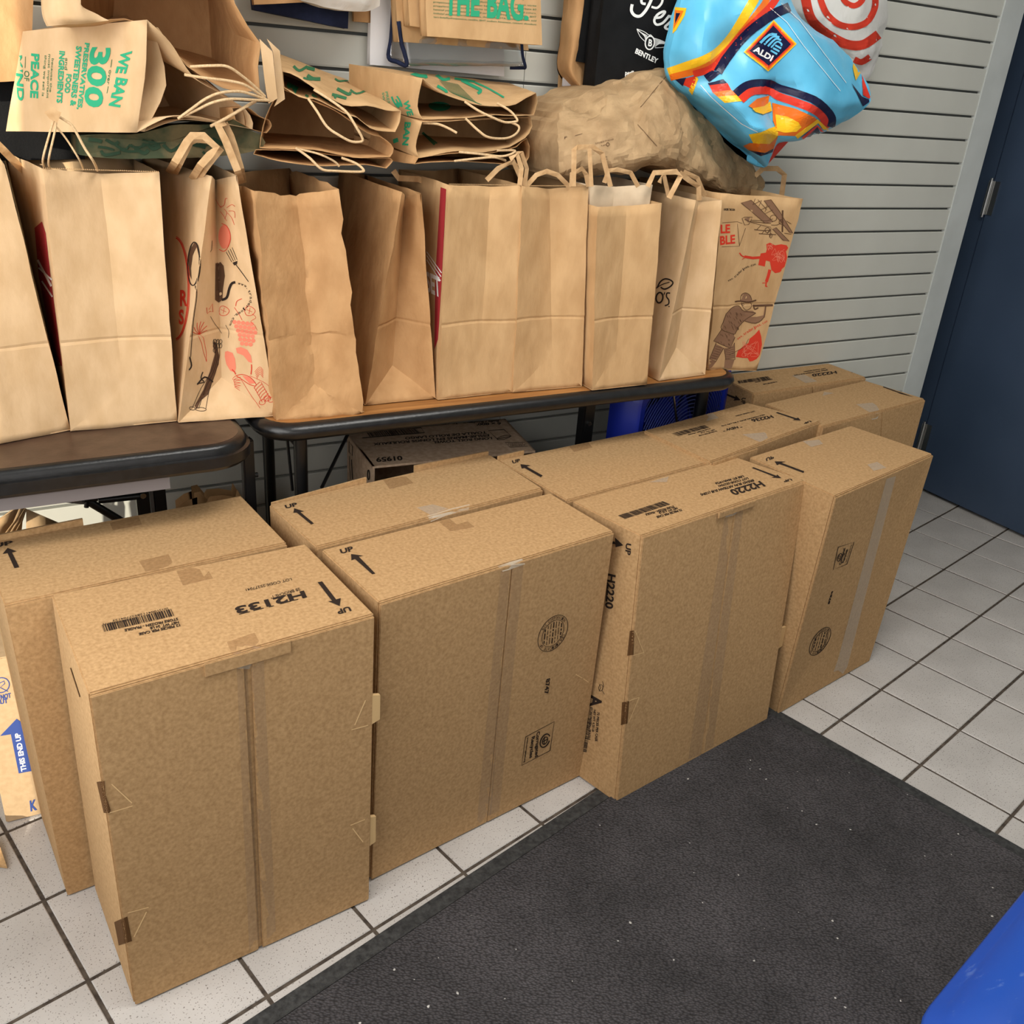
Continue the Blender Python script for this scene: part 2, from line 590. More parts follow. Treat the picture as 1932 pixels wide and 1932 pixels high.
class Ink:
    """flat print: shapes drawn as seen, laid down on the real surface of an object"""
    def __init__(self, tf=(0, 0, 1)):
        self.tf = tf
        self.tris = []
        self.ops = []
        self.op = 0
        self.solo = False

    def pt(self, p):
        x0, y0, s = self.tf
        return Vector((x0 + p[0] / s, y0 + p[1] / s))

    def tri(self, a, b, c):
        self.tris.append((a, b, c))
        self.ops.append(self.op)

    def poly(self, pts):
        if self.solo:
            self.op += 1
        P2 = [self.pt(p) for p in pts]
        for t in tessellate_polygon([[Vector((p.x, p.y, 0)) for p in P2]]):
            self.tri(*[P2[i] for i in t])
        return self

    def line(self, pts, w, closed=False, smooth=0):
        P2 = [Vector(p) for p in pts]
        if smooth:
            P3 = [Vector((p[0], p[1], 0)) for p in P2]
            if closed:
                P3 = P3 + [P3[0]]
                closed = False
            P2 = [Vector((q.x, q.y)) for q in catmull(P3, smooth)]
        n = len(P2)
        L_, R_ = [], []
        for i in range(n):
            if closed:
                a, b = P2[i - 1], P2[(i + 1) % n]
            else:
                a, b = P2[max(i - 1, 0)], P2[min(i + 1, n - 1)]
            t = (b - a)
            if t.length < 1e-9:
                t = Vector((1, 0))
            t.normalize()
            nn = Vector((-t.y, t.x))
            ww = w[i * len(w) // n] if isinstance(w, (list, tuple)) else w
            L_.append(self.pt(P2[i] + nn * ww / 2))
            R_.append(self.pt(P2[i] - nn * ww / 2))
        for i in range(n if closed else n - 1):
            j = (i + 1) % n
            self.tri(L_[i], R_[i], R_[j])
            self.tri(L_[i], R_[j], L_[j])
        return self

    def ell(self, c, u, v, w=None, n=28, a0=0.0, a1=2 * math.pi):
        c, u, v = Vector(c), Vector(u), Vector(v)
        full = abs(a1 - a0 - 2 * math.pi) < 1e-6
        pts = [c + u * math.cos(a0 + (a1 - a0) * i / n) + v * math.sin(a0 + (a1 - a0) * i / n)
               for i in range(n if full else n + 1)]
        if w is None:
            self.poly(pts)
        else:
            self.line(pts, w, closed=full)
        return self

    def text(self, s, p0, p1, up, bold=True):
        self.op += 1 if len(s) > 1 else 0
        vs, fs, x0, x1 = glyphs(s, bold)
        p0, p1, up = Vector(p0), Vector(p1), Vector(up)
        q = [self.pt(p0 + (p1 - p0) * ((v.x - x0) / (x1 - x0)) + up * (v.y / CAP)) for v in vs]
        for f in fs:
            self.tri(*[q[i] for i in f])
        self.op += 1 if len(s) > 1 else 0
        return self

    def path_text(self, s, pts, h, bold=False):
        P3 = catmull([Vector((p[0], p[1], 0)) for p in pts], 8)
        rs = resample(P3, len(s))
        for i, ch in enumerate(s):
            if ch == ' ':
                continue
            a, b = rs[i].xy, rs[i + 1].xy
            t = (b - a)
            n = Vector((t.y, -t.x)).normalized()
            self.text(ch, a + t * 0.12, a + t * (0.45 if ch in '.:il' else 0.92), n * h, bold)
        return self

    def bars(self, tl, tr, br, bl, n=42, seed=1, base=True):
        """bar code inside a quad"""
        rnd = random.Random(seed)
        tl, tr, br, bl = map(Vector, (tl, tr, br, bl))
        x = 0.0
        while x < 1:
            w = rnd.choice([1, 1, 2, 2, 3]) / (n * 2.6)
            g = rnd.choice([1, 1, 2]) / (n * 2.6)
            e = min(x + w, 1)
            self.poly([lerp(tl, tr, x), lerp(tl, tr, e), lerp(bl, br, e), lerp(bl, br, x)])
            x = e + g
        return self

    def arrow(self, tip, tail, wa, wb, sw):
        tip, tail, wa, wb = map(Vector, (tip, tail, wa, wb))
        m = (wa + wb) / 2
        h = (wb - wa)
        h = h.normalized() * (sw / 2)
        self.poly([wa, tip, wb])
        self.poly([m - h, m + h, tail + h, tail - h])
        return self

    def build(self, bodies, mat, parent, name='printed_mark', layer=0, maxlen=None, lift=0.0008, label=None):
        ids = sorted(set(self.ops))
        if len(ids) > 1 and name in SPLIT:
            for k_ in ids:
                sub = Ink(self.tf)
                sub.tris = [t for t, o_ in zip(self.tris, self.ops) if o_ == k_]
                sub.ops = [0] * len(sub.tris)
                sub.build(bodies, mat, parent, name, layer, maxlen, lift, label)
            return None
        if not isinstance(bodies, (list, tuple)):
            bodies = [bodies]
        V, F = [], []
        for o in bodies:
            k = len(V)
            off = wloc(o)
            V += [v.co + off for v in o.data.vertices]
            F += [tuple(i + k for i in p.vertices) for p in o.data.polygons]
        bvh = BVHTree.FromPolygons(V, F)
        tris = self.tris
        if maxlen:
            out, todo = [], list(tris)
            while todo:
                a, b, c = todo.pop()
                e = [((a - b).length, 0), ((b - c).length, 1), ((c - a).length, 2)]
                m = max(e)
                if m[0] <= maxlen:
                    out.append((a, b, c))
                elif m[1] == 0:
                    d = (a + b) / 2
                    todo += [(a, d, c), (d, b, c)]
                elif m[1] == 1:
                    d = (b + c) / 2
                    todo += [(a, b, d), (a, d, c)]
                else:
                    d = (c + a) / 2
                    todo += [(a, b, d), (d, b, c)]
            tris = out
        idx, verts, faces = {}, [], []
        for t in tris:
            ids = []
            for p in t:
                key = (round(p.x, 3), round(p.y, 3))
                if key not in idx:
                    d = ray(p.x, p.y).normalized()
                    hit, nr, _, _ = bvh.ray_cast(CAM, d)
                    if hit is None:
                        idx[key] = -1
                    else:
                        if nr.dot(d) > 0:
                            nr = -nr
                        idx[key] = len(verts)
                        verts.append(hit + nr * (lift + layer * 0.00025))
                ids.append(idx[key])
            if -1 in ids or len(set(ids)) < 3:
                continue
            a, b, c = (verts[i] for i in ids)
            if max((a - b).length, (b - c).length, (c - a).length) > 0.12 and maxlen:
                continue
            faces.append(tuple(ids))
        if not faces:
            return None
        return mesh_obj(name, verts, faces, mat, parent, label=label)


# ================================================================== SETTING
# ---- floor: grout bed and separate tiles
TS, TH = 0.2032, 0.2279541
G0 = Vector((-1.13578, -0.42520, 0))
D1 = Vector((math.cos(TH), math.sin(TH), 0))
D2 = Vector((math.sin(TH), -math.cos(TH), 0))
b = MB()
b.box((-3.7, -3.4, -0.06), (1.2, 0.9, -0.0025))
floor = b.build('floor', M['grout'])
props(floor, kind='structure')
bm = bmesh.new()
h = TS / 2 - 0.0034
bmesh.ops.create_cube(bm, size=1.0)
for v in bm.verts:
    v.co = Vector((v.co.x * 2 * h, v.co.y * 2 * h, v.co.z * 0.008 - 0.004))
bmesh.ops.bevel(bm, geom=[e for e in bm.edges if all(v.co.z > -0.003 for v in e.verts)], offset=0.0016,
                segments=1, affect='EDGES')
tile_me = bpy.data.meshes.new('tile')
bm.to_mesh(tile_me)
bm.free()
tile_me.materials.append(M['tile'])
_a, _b, _c, _d = onz(509, 1901, 0.0), onz(1127, 1493, 0.0), onz(1475.6, 1347.7, 0.0), onz(1915, 1600, 0.0)
_e1, _e2 = (_b - _a).normalized(), (_d - _c).normalized()
_k = ((_c - _a).x * _e2.y - (_c - _a).y * _e2.x) / (_e1.x * _e2.y - _e1.y * _e2.x)
MAT_C, MAT_U, MAT_W = _a + _e1 * _k, -_e1, (_e2 - _e1 * _e2.dot(_e1)).normalized()
for i in range(-16, 13):
    for j in range(-6, 16):
        c = G0 + D1 * (TS * (i + 0.5)) + D2 * (TS * (j + 0.5))
        if not (-3.42 < c.x < 0.5 and -2.6 < c.y < 0.32):
            continue
        # tiles deep under the entrance mat stay out
        d_ = c - MAT_C
        if 0.32 < d_.dot(MAT_U) < 1.5 and 0.3 < d_.dot(MAT_W) < 0.9:
            continue
        t = bpy.data.objects.new('tile', tile_me)
        t.location = (c.x, c.y, random.uniform(-0.0003, 0.0003))
        t.rotation_euler = (random.uniform(-.002, .002), random.uniform(-.002, .002), TH + random.uniform(-.002, .002))
        t.parent = floor
        COL.objects.link(t)

# ---- slatted back wall
PITCH, ZT = 0.0762 * 0.87473, 1.60461
b = MB()
b.box((-3.45, 0.0125, -0.01), (0.0975, 0.09, 2.75))
wall_back = b.build('wall_back', M['slat_groove'])
props(wall_back, kind='structure')


def slat_mesh(L_):
    # lip profile: face, rounded lower lip and a rebate under it
    prof = [(0, 0.0012), (0.0035, 0.0), (PITCH - 0.0085, 0.0), (PITCH - 0.0062, 0.0014), (PITCH - 0.0062, 0.0124), (0, 0.0124)]
    vs, fs = [], []
    n = len(prof)
    for x in (0, L_):
        vs += [(x, y, z) for z, y in prof]
    fs = [(i, (i + 1) % n, n + (i + 1) % n, n + i) for i in range(n)]
    fs += [tuple(range(n))[::-1], tuple(range(n, 2 * n))]
    me = bpy.data.meshes.new('slat')
    me.from_pydata(vs, [], fs)
    me.materials.append(M['slat'])
    return me


JOINT = -1.5765
me_a, me_b = slat_mesh(JOINT - 0.0008 + 3.45), slat_mesh(-JOINT - 0.0008)
for k in range(-15, 25):
    z = ZT - PITCH * k
    if z < 0.0 or z > 2.65:
        continue
    for me, x in ((me_a, -3.45), (me_b, JOINT + 0.0008)):
        o = bpy.data.objects.new('slat', me)
        o.location = (x, 0, z)
        o.parent = wall_back
        COL.objects.link(o)
# trim board on the end of the slat wall and the return behind it
b = MB()
b.box((0.0, -0.003, 0.0), (0.0985, 0.0125, 2.75))
trim_1 = b.build('trim_1', M['trim'], bevel=0.002)
props(trim_1, kind='structure')
b = MB()
b.box((0.0, 0.0905, 0), (0.0985, 0.40, 2.75))
b.box((0.0985, 0.34, 0), (0.384, 0.40, 2.75))
o = b.build('wall_recess', M['wall'])
props(o, kind='structure')
# ---- right wall with the navy door
XD = 0.3848
b = MB()
b.box((XD + 0.012, 0.2015, 0), (XD + 0.14, 0.40, 2.75))
b.box((XD + 0.012, -3.4, 0), (XD + 0.14, -0.84, 2.75))
b.box((XD + 0.012, -0.84, 2.16), (XD + 0.14, 0.2015, 2.75))
o = b.build('wall_right', M['wall'])
props(o, kind='structure')
door_1 = bpy.data.objects.new('door_1', None)
door_1.location = (XD, 0.14, 0)
COL.objects.link(door_1)
props(door_1, kind='structure')
b = MB()
b.box((XD + 0.004, 0.1435, 0.0), (XD + 0.06, 0.2013, 2.16))
b.box((XD + 0.004, -0.84, 0.0), (XD + 0.06, -0.777, 2.16))
b.box((XD + 0.004, -0.777, 2.10), (XD + 0.06, 0.1435, 2.16))
b.build('door_frame', M['navy_door'], door_1, bevel=0.001)
b = MB()
b.box((XD, -0.772, 0.012), (XD + 0.044, 0.1385, 2.096))
b.build('door_leaf', M['navy_door'], door_1, bevel=0.0015)
b = MB()
b.box((XD + 0.03, -0.777, 0.0), (XD + 0.058, 0.1435, 2.10))
b.build('door_stop', M['gap'], door_1)
for z in (1.085, 0.205, 1.88):
    b = MB()
    b.tube([(XD - 0.008, 0.1425, z - 0.056), (XD - 0.008, 0.1425, z + 0.056)], 0.0075, 12)
    b.tube([(XD - 0.008, 0.1425, z + 0.056), (XD - 0.008, 0.1425, z + 0.064)], 0.005, 12)
    b.tube([(XD - 0.008, 0.1425, z - 0.064), (XD - 0.008, 0.1425, z - 0.056)], 0.005, 12)
    for q in (-0.018, 0.018):
        b.tube([(XD - 0.008, 0.1425, z + q - 0.001), (XD - 0.008, 0.1425, z + q + 0.001)], 0.0082, 12)
    b.box((XD - 0.003, 0.112, z - 0.055), (XD - 0.0002, 0.1385, z + 0.055))
    b.build('hinge', M['steel'], door_1, smooth=40)
# ---- left wall with the window the sun comes through, ceiling
WX = -3.35
b = MB()
W0, W1, Z0, Z1 = -1.33, -0.20, 0.10, 2.2
b.box((WX - 0.1, W1, 0), (WX, 0.09, 2.75))
b.box((WX - 0.1, -3.4, 0), (WX, W0, 2.75))
b.box((WX - 0.1, W0, 0), (WX, W1, Z0))
b.box((WX - 0.1, W0, Z1), (WX, W1, 2.75))
o = b.build('wall_left', M['wall'])
props(o, kind='structure')
window_1 = bpy.data.objects.new('window_1', None)
window_1.location = (WX, (W0 + W1) / 2, Z0)
COL.objects.link(window_1)
props(window_1, kind='structure')
b = MB()
b.box((WX - 0.06, W0, Z0), (WX - 0.02, W0 + 0.03, Z1))
b.box((WX - 0.06, W1 - 0.03, Z0), (WX - 0.02, W1, Z1))
b.box((WX - 0.06, W0, Z0), (WX - 0.02, W1, Z0 + 0.03))
b.box((WX - 0.06, W0, Z1 - 0.03), (WX - 0.02, W1, Z1))
b.build('window_frame', M['trim'], window_1)
b = MB()
b.box((WX - 0.043, W0 + 0.03, Z0 + 0.03), (WX - 0.039, W1 - 0.03, Z1 - 0.03))
b.build('pane', M['glass'], window_1)
b = MB()
b.box((-3.45, -3.5, 0), (1.2, -3.4, 2.75))
o = b.build('wall_front', M['wall'])
props(o, kind='structure')
for n_, (xa, ya, xb, yb) in enumerate((((WX + .001), -3.15, WX + .03, -1.45), (-3.25, -3.399, -1.3, -3.37))):
    wn = bpy.data.objects.new('window_%d' % (n_ + 2), None)  # windows and opaque blinds added as backing for the area lamps
    wn.location = ((xa + xb) / 2, (ya + yb) / 2, .6)
    COL.objects.link(wn)
    props(wn, kind='structure')
    b = MB()
    b.box((xa, ya, .58), (xb, yb, .62))
    b.box((xa, ya, 2.32), (xb, yb, 2.36))
    b.build('window_frame', M['trim'], wn)
    b = MB()
    b.box((xa, ya, .62), ((xa + xb) / 2 if n_ == 0 else xb, yb if n_ == 0 else (ya + yb) / 2, 2.32))
    b.build('window_blind', M['white_paper'], wn)
b = MB()
b.box((-3.45, -3.5, 2.75), (1.2, 0.5, 2.83))
o = b.build('ceiling', M['wall'])
props(o, kind='structure')

# ---- entrance mat
ma = onz(509, 1901, 0.0)
mb = onz(1127, 1493, 0.0)
mc = onz(1475.6, 1347.7, 0.0)
md = onz(1915, 1600, 0.0)
e1 = (mb - ma).normalized()
e2 = (md - mc).normalized()
k = ((mc - ma).x * e2.y - (mc - ma).y * e2.x) / (e1.x * e2.y - e1.y * e2.x)
corner = ma + e1 * k
u, w = -e1, (e2 - e1 * e2.dot(e1)).normalized()
mat_root = root('floor_mat', corner, 'charcoal ribbed entrance mat with a black rubber border on the tiles', 'mat')


def mq(a, c, z):
    return corner + u * a + w * c + Vector((0, 0, z))


LM, WM, EB = 1.75, 1.15, 0.03
b = MB()
for (a0, a1, c0, c1) in ((0, LM, 0, EB), (0, LM, WM - EB, WM), (0, EB, EB, WM - EB), (LM - EB, LM, EB, WM - EB)):
    b.hexa([mq(a0, c0, 0.0006), mq(a1, c0, 0.0006), mq(a1, c1, 0.0006), mq(a0, c1, 0.0006),
            mq(a0, c0, 0.004), mq(a1, c0, 0.004), mq(a1, c1, 0.004), mq(a0, c1, 0.004)])
b.build('rubber_border', M['rubber'], mat_root)
b = MB()
b.hexa([mq(EB, EB, 0.0006), mq(LM - EB, EB, 0.0006), mq(LM - EB, WM - EB, 0.0006), mq(EB, WM - EB, 0.0006),
        mq(EB + .004, EB + .004, 0.0085), mq(LM - EB - .004, EB + .004, 0.0085),
        mq(LM - EB - .004, WM - EB - .004, 0.0085), mq(EB + .004, WM - EB - .004, 0.0085)])
b.build('carpet_pile', M['carpet'], mat_root)

# ================================================================== TABLES
TZ = 0.74


def round_rect(x0, x1, y0, y1, r, n=8):
    pts = []
    for cx, cy, a in ((x1 - r, y0 + r, -90), (x1 - r, y1 - r, 0), (x0 + r, y1 - r, 90), (x0 + r, y0 + r, 180)):
        for i in range(n + 1):
            t = math.radians(a + 90 * i / n)
            pts.append((cx + r * math.cos(t), cy + r * math.sin(t)))
    return pts


def ringed(rings, cap0=True, cap1=True):
    n = len(rings[0])
    b_ = MB()
    vs = [p for r in rings for p in r]
    fs = []
    for i in range(len(rings) - 1):
        for j in range(n):
            fs.append((i * n + j, i * n + (j + 1) % n, (i + 1) * n + (j + 1) % n, (i + 1) * n + j))
    if cap0:
        fs.append(tuple(range(n))[::-1])
    if cap1:
        fs.append(tuple((len(rings) - 1) * n + j for j in range(n)))
    b_.add(vs, fs)
    return b_


def table(name, label, x0, x1, y0, y1, r, edge, top_mat, edge_prof, lip):
    t = root(name, ((x0 + x1) / 2, (y0 + y1) / 2, 0), label, 'table')
    rings = []
    for (ins, z) in edge_prof:
        rings.append([(x, y, TZ + z) for x, y in round_rect(x0 + ins, x1 - ins, y0 + ins, y1 - ins, max(r - ins, .01))])
    ringed(rings).build('table_edge', M['black_edge'], t, smooth=40)
    p = round_rect(x0 + lip, x1 - lip, y0 + lip, y1 - lip, max(r - lip, .01))
    ringed([[(x, y, TZ - 0.006) for x, y in p], [(x, y, TZ - 0.0002) for x, y in p]]).build('table_top', top_mat, t)
    return t


# left: dark brown top with a thick moulded black edge
t1 = table('folding_table', 'folding table with dark brown top and thick black moulded edge, at the left', -3.32, -2.315, -0.452, -0.02,
           0.085, 0.05, M['dark_top'],
           [(0.03, -0.046), (0.006, -0.045), (0.0, -0.038), (0.0, -0.02), (0.006, -0.018), (0.007, -0.008), (0.012, -0.002), (0.02, -0.0005)], 0.02)
b = MB()
b.box((-3.2, -0.442, TZ - 0.068), (-2.47, -0.43, TZ - 0.045))
b.box((-3.2, -0.10, TZ - 0.09), (-2.46, -0.085, TZ - 0.045))
b.build('apron', M['apron'], t1)
# second table: wood-look top, black bullnose
t2 = table('folding_table', 'wood-look folding table with rounded black edge, under the row of paper bags', -2.297, -1.128, -0.395, -0.02,
           0.075, 0.03, M['wood_top'],
           [(0.03, -0.036), (0.012, -0.033), (0.003, -0.025), (0.0, -0.016), (0.003, -0.008), (0.012, -0.0015), (0.02, -0.0005)], 0.022)
b = MB()
b.box((-2.24, -0.05, TZ - 0.06), (-1.2, -0.035, TZ - 0.034))
b.build('apron', M['black_steel'], t2)


def leg(t, px0, px1, y, r, name='leg', m='black_steel'):
    a = ony(px0[0], px0[1], y)
    c = ony(px1[0], px1[1], y)
    bb = MB()
    bb.tube([a, c], r, 12)
    return bb.build(name, M[m], t, smooth=40)


def straight_leg(t, x, y, r=0.0125, top=TZ - 0.036):
    bb = MB()
    bb.tube([(x, y, 0.0), (x, y, top)], r, 14)
    return bb.build('leg', M['black_steel'], t, smooth=40)


straight_leg(t2, -2.198, -0.30, 0.0135)
straight_leg(t2, -2.198, -0.07, 0.0125)
b = MB()
a = ony(1107, 775, -0.22)
b.box((a.x - 0.016, -0.235, 0.0), (a.x + 0.016, -0.205, TZ - 0.036))
b.build('leg', M['black_steel'], t2, bevel=0.003)
bb = ony(1111, 799, -0.2355)
b = MB()
b.tube([(bb.x, -0.2355, bb.z), (bb.x, -0.240, bb.z)], 0.006, 10)
b.build('bolt', M['steel'], t2)
a = ony(1318, 770, -0.195)
b = MB()
b.tube([(a.x + 0.006, -0.195, 0.0), (a.x + 0.006, -0.195, TZ - 0.03)], 0.0165, 14)
b.build('leg', M['black_steel'], t2, smooth=40)
b = MB()
b.tube([ony(541, 820, -0.29), ony(552, 925, -0.27)], 0.0032, 8)
b.build('brace', M['black_steel'], t2, smooth=40)
b = MB()
b.tube([ony(664, 803, -0.16), ony(607, 920, -0.28)], 0.0038, 8)
b.build('brace', M['black_steel'], t2, smooth=40)
b = MB()
b.tube([(-2.198, -0.30, 0.66), (-2.198, -0.07, 0.66)], 0.008, 10)
b.build('brace', M['black_steel'], t2, smooth=40)
# left table's folding gear
a = ony(468, 890, -0.31)
b = MB()
b.box((a.x - 0.011, -0.322, 0.0), (a.x + 0.011, -0.30, TZ - 0.045))
b.build('leg', M['black_steel'], t1, bevel=0.003)
b = MB()
a = ony(480, 896, -0.31)
b.tube([(a.x - .006, -0.311, a.z), (a.x + 0.006, -0.311, a.z)], 0.005, 10)
b.build('bolt', M['black_steel'], t1)
for pxx, wd_ in ((268, 0.012), (299, 0.0125)):
    a = ony(pxx, 935, -0.2)
    b = MB()
    b.box((a.x - wd_, -0.212, 0.0), (a.x + wd_, -0.188, TZ - 0.055))
    b.build('leg', M['black_steel'], t1, bevel=0.003)
b = MB()
p0 = ony(285, 935, -0.205)
b.box((p0.x - 0.003, -0.214, 0.0), (p0.x + 0.003, -0.206, TZ - 0.06))
b.build('leg_seam', M['grey_steel'], t1)
# locking bracket
b = MB()
pl = [ony(50, 932, -0.225), ony(120, 924, -0.225), ony(160, 930, -0.225), ony(160, 952, -0.225), ony(100, 946, -0.225)]
n = len(pl)
b.add([p for p in pl] + [p + Vector((0, 0.004, 0)) for p in pl],
      [tuple(range(n)), tuple(range(n, 2 * n))[::-1]] + [(i, (i + 1) % n, n + (i + 1) % n, n + i) for i in range(n)])
b.build('lock_bracket', M['grey_steel'], t1)
b = MB()
b.tube([ony(160, 942, -0.228), ony(232, 985, -0.22)], 0.008, 10)
b.build('brace', M['black_steel'], t1, smooth=40)
b = MB()
b.tube([ony(185, 944, -0.215), ony(270, 935, -0.215)], 0.007, 10)
b.build('brace', M['black_steel'], t1, smooth=40)
b = MB()
b.tube([ony(165, 928, -0.232), ony(163, 957, -0.232)], 0.0045, 10)
b.tube([ony(158, 940, -0.232), ony(183, 938, -0.229)], 0.008, 10)
b.build('lock_ring', M['black_steel'], t1, smooth=40)
for pp in ((138, 941), (270, 935)):
    b = MB()
    c0 = ony(pp[0], pp[1], -0.228)
    b.tube([c0, c0 + Vector((0, -0.003, 0))], 0.0055, 12)
    b.build('rivet', M['steel'], t1)

# ================================================================== BOXES
HB = 0.5948


class Box:
    def __init__(self, label, top, bottom, seam=None, gap=0.002, H=HB, group=None, mat='card'):
        """top: TFL TFR TBR TBL as seen; bottom: dict of seen bottom corners"""
        self.T = [onz(p[0], p[1], H) for p in top]
        if len(self.T) == 3:
            self.T.append(self.T[0] + (self.T[2] - self.T[1]))
        for q_ in self.T[2:]:
            q_.y = min(q_.y, -0.006)
        names = ['FL', 'FR', 'BR', 'BL']
        offs = {}
        for k_, p in bottom.items():
            i = names.index(k_)
            q = onz(p[0], p[1], 0.0)
            offs[k_] = q - Vector((self.T[i].x, self.T[i].y, 0))
        mean = sum(offs.values(), Vector((0, 0, 0))) / len(offs) if offs else Vector((0, 0, 0))
        self.B = []
        for i, k_ in enumerate(names):
            o_ = offs.get(k_, mean)
            self.B.append(Vector((self.T[i].x + o_.x, self.T[i].y + o_.y, 0.002)))
        T, Bt = self.T, self.B
        c = sum(Bt, Vector((0, 0, 0))) / 4
        self.root = root('cardboard_box', (c.x, c.y, 0), label, 'box', group)
        din = (T[3] - T[0]).normalized() * 0.0042
        db = (Bt[3] - Bt[0]).normalized() * 0.0042
        m = MB()
        m.hexa([Bt[0] + db, Bt[1] + db, Bt[2], Bt[3], T[0] + din, T[1] + din, T[2], T[3]])
        self.body = m.build('carton_body', M[mat], self.root, bevel=0.0022)
        self.bodies = [self.body]
        # front flaps meeting at the taped seam
        if seam:
            pt, pb = seam
            n = (T[1] - T[0]).cross(Bt[0] - T[0]).normalized()
            st = onplane(pt[0], pt[1], T[0], n)
            sb = onplane(pb[0], pb[1], T[0], n)
            ut = (st - T[0]).length / (T[1] - T[0]).length
            ub = max(0.05, min(0.95, (sb - Bt[0]).length / (Bt[1] - Bt[0]).length))
            g = gap
            zt = Vector((0, 0, -0.0035))
            zb = Vector((0, 0, 0.001))
            e = (T[1] - T[0]).normalized()
            for side in (0, 1):
                if side == 0:
                    q = [Bt[0] + zb + e * .001, lerp(Bt[0], Bt[1], ub) - e * g * .6 + zb, T[0] + zt + e * .001,
                         lerp(T[0], T[1], ut) - e * g + zt]
                else:
                    q = [lerp(Bt[0], Bt[1], ub) + e * g * .6 + zb, Bt[1] + zb - e * .001, lerp(T[0], T[1], ut) + e * g + zt,
                         T[1] + zt - e * .001]
                m = MB()
                m.hexa([q[0], q[1], q[1] + db * .96, q[0] + db * .96, q[2], q[3], q[3] + din * .96, q[2] + din * .96])
                self.bodies.append(m.build('flap', M[mat], self.root, bevel=0.0012))
        else:
            m = MB()
            m.hexa([Bt[0], Bt[1], Bt[1] + db * .96, Bt[0] + db * .96,
                    T[0] + Vector((0, 0, -.0035)), T[1] + Vector((0, 0, -.0035)),
                    T[1] + din * .96 + Vector((0, 0, -.0035)), T[0] + din * .96 + Vector((0, 0, -.0035))])
            self.bodies.append(m.build('flap', M[mat], self.root, bevel=0.0012))

    def ink(self, fn, mat='ink', name='printed_mark', tf=(0, 0, 1), layer=0, label=None, maxlen=None):
        i = Ink(tf)
        i.solo = name == 'tab_slot'
        fn(i)
        return i.build(self.bodies, M[mat], self.body, name, layer, maxlen, label=label)

    def tape(self, polys, mat='tape', layer=0):
        for p in polys:
            i = Ink()
            i.poly(p)
            i.build(self.bodies, M[mat], self.root, 'packing_tape', layer, maxlen=25, lift=0.0006)

    def edge_tab(self, a, bpx, depth_px, thick=0.004):
        """a folded cardboard lip along an edge: a..b as seen on the top plane, hanging down the front"""
        p, q = onz(a[0], a[1], self.T[0].z), onz(bpx[0], bpx[1], self.T[0].z)
        n = (self.T[0] - self.T[3]).normalized()
        d = Vector((0, 0, -depth_px))
        m = MB()
        m.hexa([p + d, q + d, q + d + n * thick, p + d + n * thick, p, q, q + n * thick, p + n * thick])
        m.build('edge_lip', M['card'], self.root, bevel=0.0012)

    def lock_tab(self, px0, px1, y_n=None):
        """small locking tab sticking out past the right edge of the front"""
        n = (self.T[1] - self.T[0]).cross(self.B[0] - self.T[0]).normalized()
        a = onplane(px0[0], px0[1], self.T[0], n)
        c = onplane(px1[0], px1[1], self.T[0], n)
        e = (self.T[1] - self.T[0]).normalized()
        w_ = abs((c - a).dot(e))
        z0, z1 = min(a.z, c.z), max(a.z, c.z)
        q = Vector((a.x, a.y, 0)) - n * 0.001
        m = MB()
        f = Vector((0, 0, 1))
        ch = 0.006
        pr = [q + f * z0, q + e * w_ + f * (z0 + ch), q + e * w_ + f * (z1 - ch), q + f * z1]
        bk = [v - n * 0.006 * (-1 if n.y > 0 else 1) for v in pr]
        m.add(pr + bk, [(0, 1, 2, 3), (7, 6, 5, 4), (0, 4, 5, 1), (1, 5, 6, 2), (2, 6, 7, 3), (3, 7, 4, 0)])
        m.build('lock_tab', M['card_cut'], self.root)


GRP = 'shipping cartons standing in two rows by the tables'
B1 = Box('large front-left carton printed H2133 with a dark open seam down its front',
         [(168, 1312), (708, 1160), (576, 1026), (97, 1122)], dict(FL=(255, 1900), FR=(697, 1699), BL=(180, 1679)),
         ((467, 1243), (491, 1786)), 0.0056, group=GRP)
B0 = Box('carton at far left behind the H2133 carton, plain top with UP arrow at its left',
         [(9, 1143), (542, 1025), (455, 935)], dict(FL=(128, 1692)), None, H=0.588, group=GRP)
B2 = Box('front carton with round seal and recycling mark, between the H2133 and H2220 cartons',
         [(717, 1138), (1160, 1003), (1038, 930), (607, 1037)], dict(FR=(1095, 1465), FL=(700, 1663)),
         ((967, 1066), (919, 1553)), 0.0008, group=GRP)
B3 = Box('plain back-row carton directly in front of the towel carton, UP arrow at its left',
         [(598, 1033), (1025, 922), (925, 858), (508, 952)], {}, None, group=GRP)
B4 = Box('front carton printed H2220 on top and on its left side, standing partly on the mat',
         [(1213, 1012), (1522, 908), (1388, 862), (1080, 945)], dict(FL=(1163, 1517), FR=(1447, 1361)),
         ((1385, 968), (1321, 1424)), 0.0006, group=GRP)
B5 = Box('plain back-row carton immediately left of the H2236 carton, UP arrow at its left',
         [(1072, 945), (1342, 872), (1215, 812), (940, 868)], {}, None, group=GRP)
B6 = Box('back-row carton printed H2236 NEW in front of the blue fan',
         [(1342, 872), (1550, 795), (1410, 760), (1215, 812)], {}, None, H=0.602, group=GRP)
B7 = Box('right-end front carton with long tape strip and number 8754',
         [(1578, 937), (1762, 857), (1605, 803), (1415, 862)], dict(FL=(1468, 1348), FR=(1640, 1248)), None, group=GRP)
B8 = Box('plain-topped carton nearest the navy door, its arrow along the far right edge',
         [(1553, 805), (1747, 753), (1632, 718), (1443, 762)], {}, ((1662, 786), (1640, 900)), 0.0006, group=GRP)
